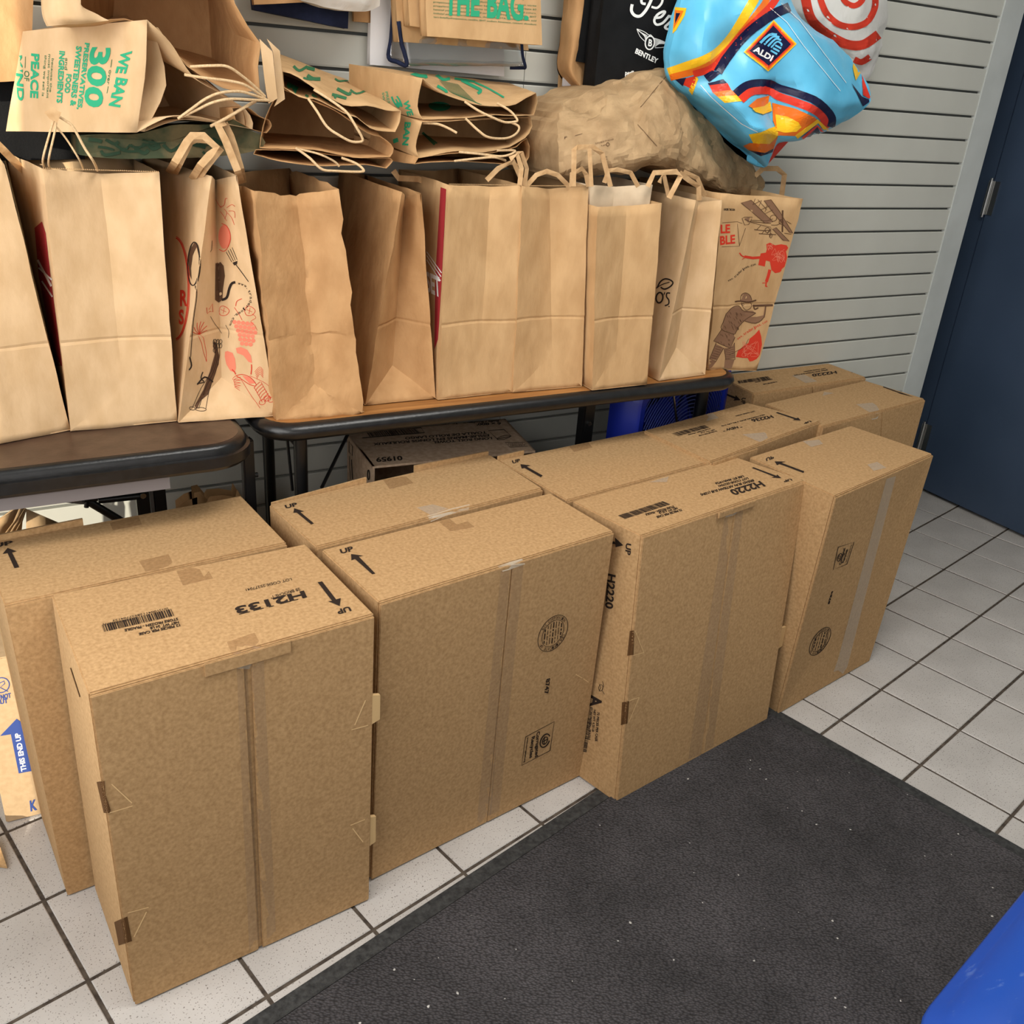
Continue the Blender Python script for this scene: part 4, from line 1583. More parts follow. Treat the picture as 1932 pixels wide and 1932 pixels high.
def standing_bag(label, BL, BR, TR, TL, apex, ctop, g=0.03, gt=0.05, mat='paper', depth=0.28, amp=0.0025, scale=14,
                 BTL=None, BTR=None, seed=1, ylean=0.0, group=None, z=TZ, name='paper_bag', yf=None, sm=9):
    bl, br = onz(BL[0], BL[1], z + .001), onz(BR[0], BR[1], z + .001)
    if yf is not None:
        bl, br = ony(BL[0], BL[1], yf), ony(BR[0], BR[1], yf)
    tl, tr = P(TL[0], TL[1], bl.y + ylean), P(TR[0], TR[1], br.y + ylean)
    ym = (bl.y + br.y) / 2
    ap = P(apex[0], apex[1], ym + g)
    ct = P(ctop[0], ctop[1], ym + ylean + gt)
    bk = Vector((0, 1, 0))
    yb = max(min(-0.012, ym + depth), ym + 0.05)
    bbl, bbr = Vector((bl.x + .01, yb, bl.z)), Vector((br.x + .01, yb, br.z))
    btl = P(BTL[0], BTL[1], BTL[2] if len(BTL) > 2 else yb - .01) if BTL else Vector((tl.x, yb, tl.z))
    btr = P(BTR[0], BTR[1], BTR[2] if len(BTR) > 2 else yb - .01) if BTR else Vector((tr.x, yb, tr.z))
    r = root(name, ((bl.x + br.x) / 2, (ym + yb) / 2, z), label, 'bag', group)
    b = MB()
    a = (amp, scale, seed)
    # low fold triangle, the two gusset halves
    mid = lerp(bl, br, 0.5)
    panel(b, bl, br, ap, ap, 8, 7, *a)
    fz = z + .155
    panel(b, bl, ap, ct, tl, 7, 16, *a, fold=fz)
    panel(b, ap, br, tr, ct, 7, 16, *a, fold=fz + .0)
    front_n = len(b.v)
    panel(b, bbl, bl, tl, btl, 9, 16, *a, fold=fz)
    panel(b, br, bbr, btr, tr, 9, 16, *a, fold=fz)
    bm_ = lerp(bbl, bbr, .5) + Vector((0, -.02, .06))
    bt_ = lerp(btl, btr, .5) + Vector((0, -.03, 0))
    panel(b, bbr, bbl, bm_, bm_, 4, 3, *a)
    panel(b, bm_, bbl, btl, bt_, 4, 12, *a)
    panel(b, bbr, bm_, bt_, btr, 4, 12, *a)
    body = mesh_obj('bag_body', b.v, b.f, M[mat], r, smooth=sm, weld=True, thick=0.0007)
    b = MB()
    lift = Vector((0, 0, .0012))
    b.add([bl + lift, br + lift, bbr + lift, bbl + lift], [(0, 1, 2, 3)])
    mesh_obj('bag_base', b.v, b.f, M[mat], r, thick=0.0012)
    return dict(root=r, body=body, bl=bl, br=br, tl=tl, tr=tr, btl=btl, btr=btr, ym=ym)


def strap(par, pts, w, mat='paper_strap', name='handle', thick=0.0012, facing=None):
    """flat paper strap through (px,py,y) points"""
    pw = [P(*p) for p in pts]
    b = MB()
    n = len(pw)
    L_, R_ = [], []
    for i_ in range(n):
        t = (pw[min(i_ + 1, n - 1)] - pw[max(i_ - 1, 0)]).normalized()
        f = facing or (CAM - pw[i_]).normalized()
        s = t.cross(f).normalized() * (w / 2)
        L_.append(pw[i_] + s)
        R_.append(pw[i_] - s)
    b.add(L_ + R_, [(i_, i_ + 1, n + i_ + 1, n + i_) for i_ in range(n - 1)])
    return mesh_obj(name, b.v, b.f, M[mat], par, thick=thick)


def rope(par, pts, r=0.0022, name='handle', mat='cord', n=5):
    pw = catmull([P(*p) for p in pts], n)
    b = MB()
    b.tube(pw, r, 7)
    return b.build(name, M[mat], par, smooth=60)


def sh(pts, y):
    return [(p[0], p[1], y) for p in pts]


S = {}
GB = 'paper bags standing in a row on the tables'
S[1] = standing_bag('leftmost standing kraft bag, cut off by the left edge of the photo', (-70, 852), (132, 812), (8, 312), (-190, 322), (14, 742), (-92, 330),
                    0.007, 0.026, 'paper_tan', seed=1, group=GB)
strap(S[1]['root'], [(-60, 318, -.2), (-52, 262, -.2), (-8, 268, -.2), (8, 285, -.19), (40, 318, -.16), (78, 338, -.13)], 0.012)
S[2] = standing_bag('standing kraft bag with crimson left side, second from the left', (133, 814), (333, 795), (300, 325), (80, 318), (232, 725), (190, 328),
                    0.008, 0.032, 'paper_tan', seed=2, group=GB, BTL=(4, 284), BTR=(250, 300))
S[3] = standing_bag('pinched kraft bag printed with lobster, grapes and spoon', (337, 798), (522, 785), (446, 331), (399, 332), (418, 712), (406, 340),
                    0.05, 0.075, 'paper_tan', seed=3, group=GB, BTL=(268, 292), amp=0.0016)
S[4] = standing_bag('crumpled brown bag with a dented top, right of the lobster-print bag', (523, 790), (687, 778), (640, 352), (482, 358), (597, 722), (561, 366),
                    0.02, 0.05, 'paper_brown', seed=4, group=GB, amp=0.0058, scale=20, sm=20)
S[5] = standing_bag('brown bag folded to a narrow side, between the dented bag and the crimson-edged bag', (688, 765), (822, 752), (794, 365), (758, 362), (741, 690), (764, 372),
                    0.05, 0.07, 'paper_brown', seed=5, group=GB, amp=0.003, BTL=(640, 322))
S[6] = standing_bag('smooth kraft bag with a narrow crimson edge, right of the folded bag', (826, 755), (966, 740), (985, 350), (846, 348), (905, 688), (925, 352),
                    0.007, 0.024, 'paper', seed=6, group=GB, BTL=(752, 320))
S[7] = standing_bag('kraft bag with a deep centre crease, in the middle of the row', (967, 741), (1097, 730), (1110, 351), (986, 351), (1042, 668), (1036, 356),
                    0.014, 0.046, 'paper', seed=7, group=GB, amp=0.0035)
S[8] = standing_bag('shorter kraft bag with a paler bag standing inside it', (1117, 737), (1220, 726), (1249, 385), (1127, 390), (1163, 662), (1183, 388),
                    0.010, 0.024, 'paper', seed=8, group=GB, amp=0.003)
S[9] = standing_bag('kraft bag with leaf logo on its left side', (1243, 719), (1330, 707), (1362, 378), (1313, 378), (1276, 655), (1318, 382),
                    0.03, 0.045, 'paper_tan', seed=9, group=GB, amp=0.002)
S[10] = standing_bag('printed kraft bag with biplane and spyglass drawings, at the right end of the row', (1336, 698), (1427, 700), (1515, 376), (1362, 366), (1395, 640), (1450, 371),
                     0.004, 0.0, 'paper', seed=10, group=GB, amp=0.004, ylean=-0.02, yf=-0.326)
# pale bag inside bag 8
y8 = S[8]['ym']
pale = root('paper_bag', (S[8]['bl'].x + .05, y8 + .12, TZ + .004), 'pale paper bag tucked inside the shorter kraft bag', 'bag')
b = MB()
q = [P(1113, 420, y8 + .035), P(1232, 420, y8 + .035), P(1231, 349, y8 + .035), P(1113, 349, y8 + .035)]
q2 = [p + Vector((0, .13, 0)) for p in q]
lowz = TZ + .006
for p in (q[0], q[1], q2[0], q2[1]):
    p.z = lowz
    p.x = p.x * .6 + (S[8]['bl'].x + .055) * .4
cm = P(1160, 352, y8 + .055)
cmb = Vector((cm.x, cm.y, lowz))
panel(b, q[0], cmb, cm, q[3], 4, 10, .0015, 14, 20)
panel(b, cmb, q[1], q[2], cm, 4, 10, .0015, 14, 20)
panel(b, q2[0], q[0], q[3], q2[3], 4, 10, .0015, 14, 20)
panel(b, q[1], q2[1], q2[2], q[2], 4, 10, .0015, 14, 20)
panel(b, q2[1], q2[0], q2[3], q2[2], 4, 10, .0015, 14, 20)
mesh_obj('bag_body', b.v, b.f, M['paper_light'], pale, smooth=24, weld=True, thick=0.0007)
strap(pale, sh([(1082, 352), (1083, 282), (1090, 278), (1118, 277), (1136, 290), (1152, 352)], -.372), 0.0095)
strap(pale, sh([(1116, 352), (1112, 280)], -.374), 0.008)
strap(pale, sh([(1140, 345), (1148, 322), (1165, 320), (1190, 326), (1204, 352)], -.36), 0.009)

# handles
R_ = S[2]['root']
rope(R_, [(84, 318, -.27)] + sh([(81, 300), (92, 258), (100, 232), (105, 216)], -.345), .0016)
rope(R_, [(94, 318, -.27)] + sh([(92, 300), (105, 240), (104, 218)], -.347), .0016)
rope(R_, sh([(104, 216), (124, 228), (138, 240), (160, 280), (176, 304)], -.342) + [(184, 322, -.27)], .002)
rope(R_, sh([(105, 238), (125, 262), (150, 302)], -.338) + [(158, 322, -.27)], .0014)
strap(R_, sh([(92, 206), (100, 216), (112, 222)], -.352), 0.016, name='handle_patch')
R_ = S[3]['root']
strap(R_, [(318, 326, -.16)] + sh([(330, 306), (352, 268), (362, 256), (384, 256), (408, 278), (396, 292), (378, 312)], -.33) + [(362, 338, -.25)], 0.0115)
strap(R_, [(328, 330, -.17)] + sh([(338, 308), (358, 268), (370, 262), (392, 264), (416, 284), (400, 300), (386, 318)], -.318) + [(372, 340, -.26)], 0.0115)
strap(R_, [(456, 346, -.29)] + sh([(448, 322), (436, 292), (424, 262), (412, 238), (424, 230)], -.325), 0.012)
strap(R_, [(460, 344, -.28)] + sh([(455, 318), (444, 280), (436, 256), (424, 232)], -.315), 0.010)
R_ = S[6]['root']
strap(R_, [(742, 322, -.22), (752, 336, -.22), (790, 338, -.2), (838, 360, -.2)], 0.011)
strap(R_, sh([(918, 340), (940, 318), (968, 304), (988, 348)], -.31), 0.0095)
strap(R_, sh([(962, 300), (976, 292), (984, 318), (980, 350)], -.335), 0.009)
strap(R_, sh([(972, 290), (984, 288), (994, 318), (990, 350)], -.325), 0.008)
R_ = S[7]['root']
strap(R_, sh([(992, 358), (996, 348), (1012, 330), (1032, 323), (1052, 330), (1070, 348), (1075, 358)], -.325), 0.009)
strap(R_, sh([(1078, 352), (1079, 328), (1098, 318), (1106, 330), (1110, 352)], -.352), 0.009)
R_ = S[9]['root']
strap(R_, sh([(1222, 352), (1234, 326), (1276, 324), (1284, 332), (1262, 374)], -.372), 0.0105)
strap(R_, sh([(1244, 345), (1252, 328), (1262, 372)], -.355), 0.009)
strap(R_, sh([(1282, 326), (1300, 340), (1318, 352), (1319, 378)], -.345), 0.0105)
strap(R_, sh([(1290, 324), (1316, 336), (1330, 370)], -.33), 0.009)
R_ = S[10]['root']
strap(R_, [(1424, 332, -.16), (1440, 318, -.16), (1466, 318, -.16), (1480, 330, -.16), (1474, 374, -.16)], 0.0125)
# extra handles of bags further back
bkbag = root('paper_bag', (-1.62, -0.06, TZ), 'kraft bag standing behind the row, only its handle and rim show above', 'bag')
b = MB()
q = [P(990, 345, -.06), P(1060, 345, -.06)]
zz = q[0].z
x0_, x1_ = q[0].x, q[1].x
b.add([(x0_, -.11, TZ + .002), (x1_, -.11, TZ + .002), (x1_, -.11, zz), (x0_, -.11, zz),
       (x0_, -.03, TZ + .002), (x1_, -.03, TZ + .002), (x1_, -.03, zz), (x0_, -.03, zz)],
      [(0, 1, 2, 3), (1, 5, 6, 2), (5, 4, 7, 6), (4, 0, 3, 7), (0, 4, 5, 1)])
mesh_obj('bag_body', b.v, b.f, M['paper_brown'], bkbag, thick=0.0008)
strap(bkbag, [(1002, 335, -.07), (1004, 292, -.07), (1016, 288, -.07), (1024, 300, -.07), (1020, 335, -.07)], 0.010)

# ---- print on the standing bags
def ink_on(bag, fn, mat, tf=(0, 0, 1), layer=0, name='printed_artwork', maxlen=10):
    i_ = Ink(tf)
    fn(i_)
    return i_.build(bag['body'], M[mat], bag['body'], name, layer, maxlen)


# lobster-print bag
z = (300, 330, 4.2)


def wavy(i_, c, r, n, w, seed):
    rnd = random.Random(seed)
    for k_ in range(n):
        a0 = rnd.uniform(0, 6.28)
        pts = [(c[0] + rnd.uniform(-r, r), c[1] + rnd.uniform(-r, r)) for _ in range(4)]
        i_.line(pts, w, smooth=4)


def art_red(i_):
    # tomato and leaves
    i_.line([(485, 255), (520, 240), (530, 190), (545, 187)], 4, smooth=3)
    for L_ in ([(490, 290), (520, 330), (540, 365)], [(540, 260), (580, 235), (605, 250)], [(545, 300), (580, 340), (600, 395)],
               [(520, 270), (540, 300), (525, 350)], [(555, 285), (600, 290), (605, 340)], [(450, 190), (480, 240), (500, 260)]):
        i_.line(L_, 3, smooth=4)
    i_.line([(500, 385), (540, 405), (566, 460), (568, 520), (545, 580), (515, 605), (480, 590)], 5, smooth=4)
    # leaves and tendrils above the grapes
    for c in ((515, 1075), (720, 1075)):
        i_.line([(c[0] - 40, c[1]), (c[0] - 20, c[1] - 35), (c[0] + 15, c[1] - 30), (c[0] + 45, c[1]), (c[0] + 20, c[1] + 35), (c[0] - 25, c[1] + 35)], 4, True, smooth=3)
        i_.line([(c[0] - 25, c[1] - 10), (c[0] + 20, c[1] + 10)], 3)
        i_.line([(c[0] - 5, c[1] + 25), (c[0] + 5, c[1] - 25)], 3)
    i_.line([(610, 1040), (620, 1000), (660, 980)], 5, smooth=3)
    i_.line([(600, 1050), (640, 1110), (660, 1150)], 4, smooth=3)
    i_.line([(740, 1100), (770, 1130), (730, 1160), (760, 1190), (780, 1230)], 3, smooth=4)
    # lobster
    i_.line([(612, 1590), (660, 1580), (720, 1600), (760, 1640), (770, 1670), (720, 1660), (660, 1620)], 5, True, smooth=3)
    for k_ in range(7):
        t = k_ / 6
        c = Vector((768 + 80 * t, 1668 + 110 * t))
        i_.line([c + Vector((-14, 22)), c, c + Vector((34, -30))], 4, smooth=3)
    i_.line([(755, 1680), (820, 1800)], 4)
    i_.line([(810, 1640), (880, 1770)], 4)
    for a_ in ((820, 1800), (860, 1770), (890, 1780)):
        i_.ell(a_, (24, -10), (8, 18), 4, 14)
    for k_ in range(5):
        y = 1590 + 22 * k_
        i_.line([(650, y - 10), (610 - k_ * 3, y), (585 + k_ * 9, y + 30 - k_ * 3), (640, y + 32)], 3, smooth=3)
        i_.line([(760 + k_ * 4, 1560 + k_ * 14), (800, 1520 + k_ * 14), (828, 1550 + k_ * 14)], 3, smooth=3)
    i_.line([(610, 1580), (600, 1560), (580, 1540)], 8)
    i_.line([(730, 1580), (735, 1540), (735, 1500)], 8)
    i_.line([(640, 1600), (720, 1730), (800, 1850)], 3, smooth=4)
    i_.line([(720, 1590), (830, 1640), (880, 1680)], 3, smooth=4)


def art_pink(i_):
    i_.ell((520, 490), (46, 0), (0, 95))
    for r_ in range(6):
        for c_ in range(5 - abs(r_ - 1) // 2):
            i_.ell((600 + c_ * 34 + r_ * 14 - 10 * (r_ > 3), 1165 + r_ * 34 + c_ * 4), (17, 0), (0, 17))
    i_.poly([(525, 1400), (545, 1395), (585, 1410), (605, 1460), (612, 1530), (600, 1565), (565, 1550), (535, 1500), (522, 1440)])
    i_.poly([(610, 1372), (650, 1362), (700, 1385), (730, 1430), (740, 1490), (710, 1480), (670, 1430), (620, 1410)])
    i_.poly([(660, 1590), (720, 1600), (765, 1650), (720, 1655)])


def art_carrot(i_):
    i_.line([(310, 1275), (335, 1330), (350, 1400), (375, 1480)], 3)
    i_.line([(375, 1480), (372, 1400), (350, 1290), (320, 1262)], 3)
    for p in ((262, 1240), (275, 1205), (300, 1170), (330, 1160), (355, 1165), (378, 1195), (380, 1230)):
        i_.line([(318, 1265), ((318 + p[0]) / 2 - 8, (1265 + p[1]) / 2), p], 4, smooth=3)
    i_.line([(375, 1050), (395, 1065), (420, 1020), (425, 1085), (400, 1080), (380, 1100)], 4, True)


def art_dark(i_):
    # fork, teapot, spoon handle, asparagus bundle
    for k_ in range(4):
        i_.line([(535 + k_ * 16, 610 - k_ * 12), (580 + k_ * 14, 690 - k_ * 6)], 4)
    i_.poly([(585, 695), (625, 680), (622, 705), (600, 718)])
    i_.line([(608, 705), (650, 760), (712, 845)], 6, smooth=3)
    i_.line([(500, 990), (540, 970), (560, 900), (580, 860), (608, 850)], 20, smooth=4)
    i_.line([(240, 1440), (255, 1510), (235, 1545)], 10, smooth=3)
    for k_ in range(3):
        i_.line([(430 + k_ * 16, 1300), (450 + k_ * 14, 1420), (410 + k_ * 18, 1560), (330 + k_ * 36, 1690), (258 + k_ * 56, 1855)], 4, smooth=4)
    i_.line([(300, 1660), (360, 1600), (425, 1640)], 12, smooth=3)
    i_.line([(345, 1560), (330, 1610), (355, 1640), (310, 1650)], 8, smooth=3)
    i_.ell((262, 1850), (24, 4), (2, 14), 4, 14)
    i_.ell((330, 1858), (44, 2), (2, 14), 4, 16)
    for k_ in range(7):
        i_.ell((440 + (k_ % 3) * 24, 1320 + (k_ // 3) * 34), (13, 3), (-3, 17), 4, 12)
    i_.line([(405, 1120), (440, 1180), (500, 1255)], 3, smooth=4)
    i_.line([(418, 520), (415, 590), (402, 610)], 3)
    i_.line([(530, 1190), (555, 1240), (550, 1290)], 3, smooth=4)


def art_fill(i_):
    i_.poly([(445, 700), (490, 690), (515, 720), (525, 800), (510, 900), (505, 990), (470, 1010), (442, 990)])
    i_.poly([(280, 1830), (350, 1700), (400, 1560), (440, 1420), (425, 1330), (445, 1320), (475, 1430), (470, 1500), (430, 1600), (390, 1740), (330, 1790), (300, 1860)])


ink_on(S[3], art_pink, 'ink_pink', z)
ink_on(S[3], art_carrot, 'ink_red', z)
ink_on(S[3], art_red, 'ink_red', z, 1)
ink_on(S[3], art_fill, 'ink_soft', z)
ink_on(S[3], art_dark, 'ink', z, 1)
ink_on(S[3], lambda i_: i_.path_text('www.traderjoes.com', [(625, 865), (690, 890), (722, 960), (715, 1010), (660, 1070), (600, 1110), (555, 1190)], 22), 'ink', z, 2)
ink_on(S[3], lambda i_: (i_.ell((278, 705), (46, 0), (-6, 172), 8, 34), i_.line([(290, 876), (296, 960), (270, 1150), (248, 1440)], 5, smooth=4)), 'ink', z, 1)
ink_on(S[3], lambda i_: i_.poly([(285, 535), (250, 590), (236, 680), (244, 790), (262, 830), (256, 740), (270, 640), (300, 570), (318, 640), (312, 560)]), 'ink_soft', z)
ink_on(S[3], lambda i_: (i_.ell((130, 900), (105, 0), (0, 400), 10, 40, -1.5, 1.5), i_.ell((130, 900), (116, 0), (0, 412), 5, 40, -1.5, 1.5),
                         i_.text('R', (170, 1035), (228, 1035), (0, -120)), i_.text('S', (160, 1180), (200, 1180), (0, -110))), 'ink_red', z)
# leaf-logo bag
z = (1180, 320, 4.71)
ink_on(S[9], lambda i_: (i_.line([(285, 1050), (310, 1000), (350, 972), (395, 978), (425, 1005), (400, 1040), (350, 1062), (315, 1045)], 13, smooth=4),
                         i_.line([(275, 1055), (330, 1020), (395, 1000)], 8, smooth=3),
                         i_.ell((305, 1138), (30, 0), (-4, 46), 14, 26), i_.line([(352, 1090), (345, 1112)], 9),
                         i_.line([(400, 1098), (372, 1098), (368, 1130), (388, 1160), (385, 1195), (352, 1210)], 12, smooth=4),
                         i_.ell((390, 1217), (6, 0), (0, 6))), 'ink', z, name='leaf_logo')
# biplane bag
z = (1320, 340, 5.22)


def fly_lines(i_):
    i_.line([(405, 222), (505, 195), (720, 410), (640, 420)], 5, True)
    i_.line([(630, 200), (700, 190), (780, 300), (915, 520), (880, 510), (700, 290)], 5, True)
    i_.line([(750, 465), (880, 600), (820, 590), (715, 480)], 5, True)
    for p, q in (((545, 180), (520, 245)), ((610, 195), (580, 255)), ((660, 245), (640, 315)), ((570, 190), (660, 290)), ((520, 240), (600, 200)),
                 ((640, 330), (720, 290)), ((600, 290), (690, 250))):
        i_.line([p, q], 4)
    i_.line([(415, 375), (440, 440), (480, 435), (500, 400), (515, 362), (440, 362)], 5, True)
    i_.line([(440, 385), (490, 405), (700, 425)], 6)
    i_.line([(500, 392), (660, 400), (720, 380)], 5)
    i_.line([(500, 412), (600, 440), (700, 462)], 5)
    i_.ell((725, 372), (32, 0), (0, 30), 5)
    i_.line([(700, 440), (760, 440), (800, 410), (790, 385)], 5, smooth=3)
    i_.line([(815, 295), (812, 510)], 15)
    i_.ell((800, 410), (20, 0), (0, 22), 6)
    i_.line([(535, 485), (620, 495), (700, 490)], 7)
    i_.line([(580, 525), (660, 530), (750, 535)], 7)
    for p, q in (((560, 485), (600, 445)), ((640, 490), (610, 525)), ((690, 480), (660, 530)), ((700, 470), (690, 560)), ((850, 400), (900, 430)), ((830, 520), (900, 530))):
        i_.line([p, q], 5)
    i_.ell((665, 490), (24, 0), (0, 24), 6)
    i_.ell((698, 545), (12, 0), (0, 22), 5)
    i_.line([(368, 412), (390, 648)], 4)
    i_.line([(220, 418), (368, 408), (418, 425)], 4)
    i_.line([(215, 655), (388, 648), (450, 470)], 4)


ink_on(S[10], lambda i_: (i_.poly([(405, 222), (505, 195), (720, 410), (640, 420)]), i_.poly([(630, 200), (700, 190), (780, 300), (915, 520), (880, 510), (700, 290)]),
                          i_.poly([(750, 465), (880, 600), (820, 590), (715, 480)]), i_.poly([(440, 375), (490, 365), (480, 420)])), 'ink_fill', z)
ink_on(S[10], fly_lines, 'ink_soft', z, 1)
ink_on(S[10], lambda i_: i_.text('LE', (205, 520), (298, 515), (0, -80)).text('BLE', (200, 635), (348, 618), (-2, -82)), 'ink_red', z)
ink_on(S[10], lambda i_: i_.text('UNDER THE SUN', (235, 296), (345, 300), (0, -20)), 'ink', z)


def red_walker(i_):
    i_.poly([(655, 630), (690, 615), (740, 640), (800, 630), (855, 640), (885, 690), (860, 760), (835, 850), (838, 890), (790, 905), (740, 915), (705, 880), (690, 800), (650, 790), (640, 850), (575, 835), (590, 760), (600, 720), (650, 712), (660, 680)])
    i_.line([(600, 760), (520, 765), (440, 752)], 26)
    i_.line([(445, 755), (415, 745), (390, 715)], 12, smooth=3)
    i_.line([(440, 765), (415, 778)], 6)
    i_.line([(690, 880), (675, 940), (655, 1000)], 30)
    i_.line([(655, 1000), (648, 1045), (665, 1045)], 14)
    i_.line([(650, 1010), (615, 1012)], 7)


def red_blob(i_):
    i_.poly([(355, 1740), (375, 1680), (420, 1640), (480, 1600), (490, 1560), (540, 1520), (585, 1470), (605, 1540), (612, 1620), (590, 1720), (560, 1760), (520, 1780), (490, 1785), (470, 1750), (420, 1750)])


ink_on(S[10], red_walker, 'ink_red', z)
ink_on(S[10], red_blob, 'ink_red', z)
ink_on(S[10], lambda i_: (wavy(i_, (770, 740), 70, 9, 3, 2), wavy(i_, (500, 1660), 80, 8, 3, 5), wavy(i_, (690, 660), 30, 5, 3, 8)), 'ink_pink', z, 1)
ink_on(S[10], lambda i_: i_.path_text('www.traderjoes.com', [(280, 1000), (350, 960), (400, 910), (460, 865), (555, 835)], 24), 'ink', z)
ink_on(S[10], lambda i_: i_.path_text('www.traderjoes.com', [(375, 1575), (450, 1520), (520, 1475), (600, 1430), (670, 1395)], 28), 'ink_red', z)


def man_fill(i_):
    i_.poly([(395, 1195), (408, 1130), (450, 1108), (495, 1135), (512, 1185), (480, 1200)])                      # hat
    i_.poly([(260, 1310), (320, 1250), (380, 1240), (430, 1285), (520, 1285), (555, 1310), (520, 1335), (445, 1375), (385, 1440), (345, 1515), (215, 1465)])
    i_.poly([(430, 1345), (560, 1345), (625, 1330), (640, 1240), (655, 1245), (640, 1350), (550, 1410), (445, 1385)])
    i_.poly([(212, 1470), (335, 1515), (345, 1560), (300, 1655), (135, 1580)])
    i_.poly([(155, 1610), (235, 1650), (160, 1770), (95, 1760)])
    i_.poly([(240, 1650), (300, 1655), (340, 1600), (345, 1750), (260, 1765)])
    i_.poly([(75, 1760), (165, 1780), (120, 1840), (90, 1860), (65, 1830)])
    i_.poly([(248, 1760), (342, 1765), (320, 1830), (300, 1880), (235, 1875)])


def man_line(i_):
    i_.line([(345, 1195), (400, 1190), (480, 1200), (555, 1180)], 14, smooth=3)
    i_.line([(398, 1190), (408, 1130), (450, 1108), (495, 1135), (512, 1185)], 6, smooth=3)
    i_.line([(408, 1200), (415, 1235), (450, 1275), (490, 1265), (510, 1235), (500, 1205)], 5, smooth=3)
    i_.ell((424, 1222), (8, 0), (0, 14), 4, 12)
    i_.line([(520, 1235), (720, 1230)], 20)
    i_.line([(530, 1240), (540, 1270), (575, 1255)], 12, smooth=3)
    i_.line([(265, 1310), (320, 1252), (385, 1238), (430, 1285), (550, 1305)], 6, smooth=3)
    i_.line([(548, 1310), (445, 1375), (385, 1440), (345, 1515)], 6, smooth=3)
    i_.line([(260, 1310), (228, 1400), (214, 1468), (340, 1518)], 7, smooth=3)
    i_.line([(440, 1385), (550, 1408), (630, 1350), (650, 1240)], 7, smooth=3)
    i_.line([(212, 1470), (135, 1582), (300, 1655), (345, 1545)], 6)
    i_.line([(160, 1600), (95, 1760), (160, 1780), (235, 1650)], 6)
    i_.line([(240, 1660), (255, 1765), (345, 1765), (340, 1600)], 6)
    for k_ in range(6):
        i_.line([(110 + k_ * 10, 1745 - k_ * 22), (165 + k_ * 10, 1760 - k_ * 22)], 4)
        i_.line([(250, 1670 + k_ * 16), (335, 1640 + k_ * 22)], 4)
    rnd = random.Random(3)
    for k_ in range(26):
        x, y = rnd.uniform(240, 420), rnd.uniform(1290, 1460)
        i_.line([(x, y), (x + 14, y + 26)], 4)
    for k_ in range(16):
        x, y = rnd.uniform(165, 300), rnd.uniform(1505, 1610)
        i_.line([(x, y), (x + 8, y + 18)], 4)
    i_.line([(290, 1720), (440, 1640), (480, 1560)], 4)


ink_on(S[10], man_fill, 'ink_fill', z)
ink_on(S[10], man_line, 'ink_soft', z, 1)
# crimson side panels of two bags
ink_on(S[2], lambda i_: i_.poly([(80, 418), (87, 440), (96, 520), (118, 690), (106, 690), (74, 520), (66, 430)]), 'ink_crimson', name='crimson_panel')
ink_on(S[2], lambda i_: (i_.line([(72, 490), (98, 540)], 4), i_.line([(74, 505), (99, 528)], 3), i_.line([(80, 530), (100, 560)], 3)), 'ink_white', layer=1, name='white_graphic')
ink_on(S[6], lambda i_: i_.poly([(832, 353), (842.5, 357), (834, 530), (827, 640), (820, 660), (822, 520)]), 'ink_crimson', name='crimson_panel')
ink_on(S[6], lambda i_: (i_.line([(806, 475), (834, 515)], 1.6), i_.line([(806, 482), (833, 522)], 1.6), i_.line([(806, 490), (832, 530)], 1.6),
                         i_.text('SET', (806, 548), (832, 560), (-2, -36))), 'ink_white', layer=1, name='white_graphic')
# serrated rims
for k in (2, 6, 7):
    s_ = S[k]
    b = MB()
    n = 60
    pts = [lerp(s_['tl'], s_['tr'], i_ / n) for i_ in range(n + 1)]
    for i_ in range(n):
        a, c = pts[i_], pts[i_ + 1]
        yo = Vector((0, -.0012, 0))
        b.add([a + yo, c + yo, (a + c) / 2 + yo + Vector((0, 0, .0022))], [(0, 1, 2)])
    mesh_obj('serrated_rim', b.v, b.f, M['paper'], s_['root'])['kind'] = 'stuff'

# ================================================================== LYING AND HANGING BAGS
def loft(loops, cap0, cap1, sub=6, amp=0.003, scale=14, seed=1):
    """loops of equal length (world points), closed around"""
    rings = []
    for a, c in zip(loops, loops[1:]):
        for k_ in range(sub):
            rings.append([lerp(p, q_, k_ / sub) for p, q_ in zip(a, c)])
    rings.append(loops[-1])
    n = len(rings[0])
    vs = [crumple(p, amp, scale, seed) for r_ in rings for p in r_]
    fs = []
    for i_ in range(len(rings) - 1):
        for j in range(n):
            fs.append((i_ * n + j, i_ * n + (j + 1) % n, (i_ + 1) * n + (j + 1) % n, (i_ + 1) * n + j))
    b = MB()
    for ring_i, on in ((0, cap0), (len(rings) - 1, cap1)):
        if on:
            idx0 = ring_i * n
            c = sum((vs[idx0 + j] for j in range(n)), Vector()) / n
            vs.append(c)
            ci = len(vs) - 1
            for j in range(n):
                fs.append((idx0 + j, idx0 + (j + 1) % n, ci))
    b.add(vs, fs)
    return b


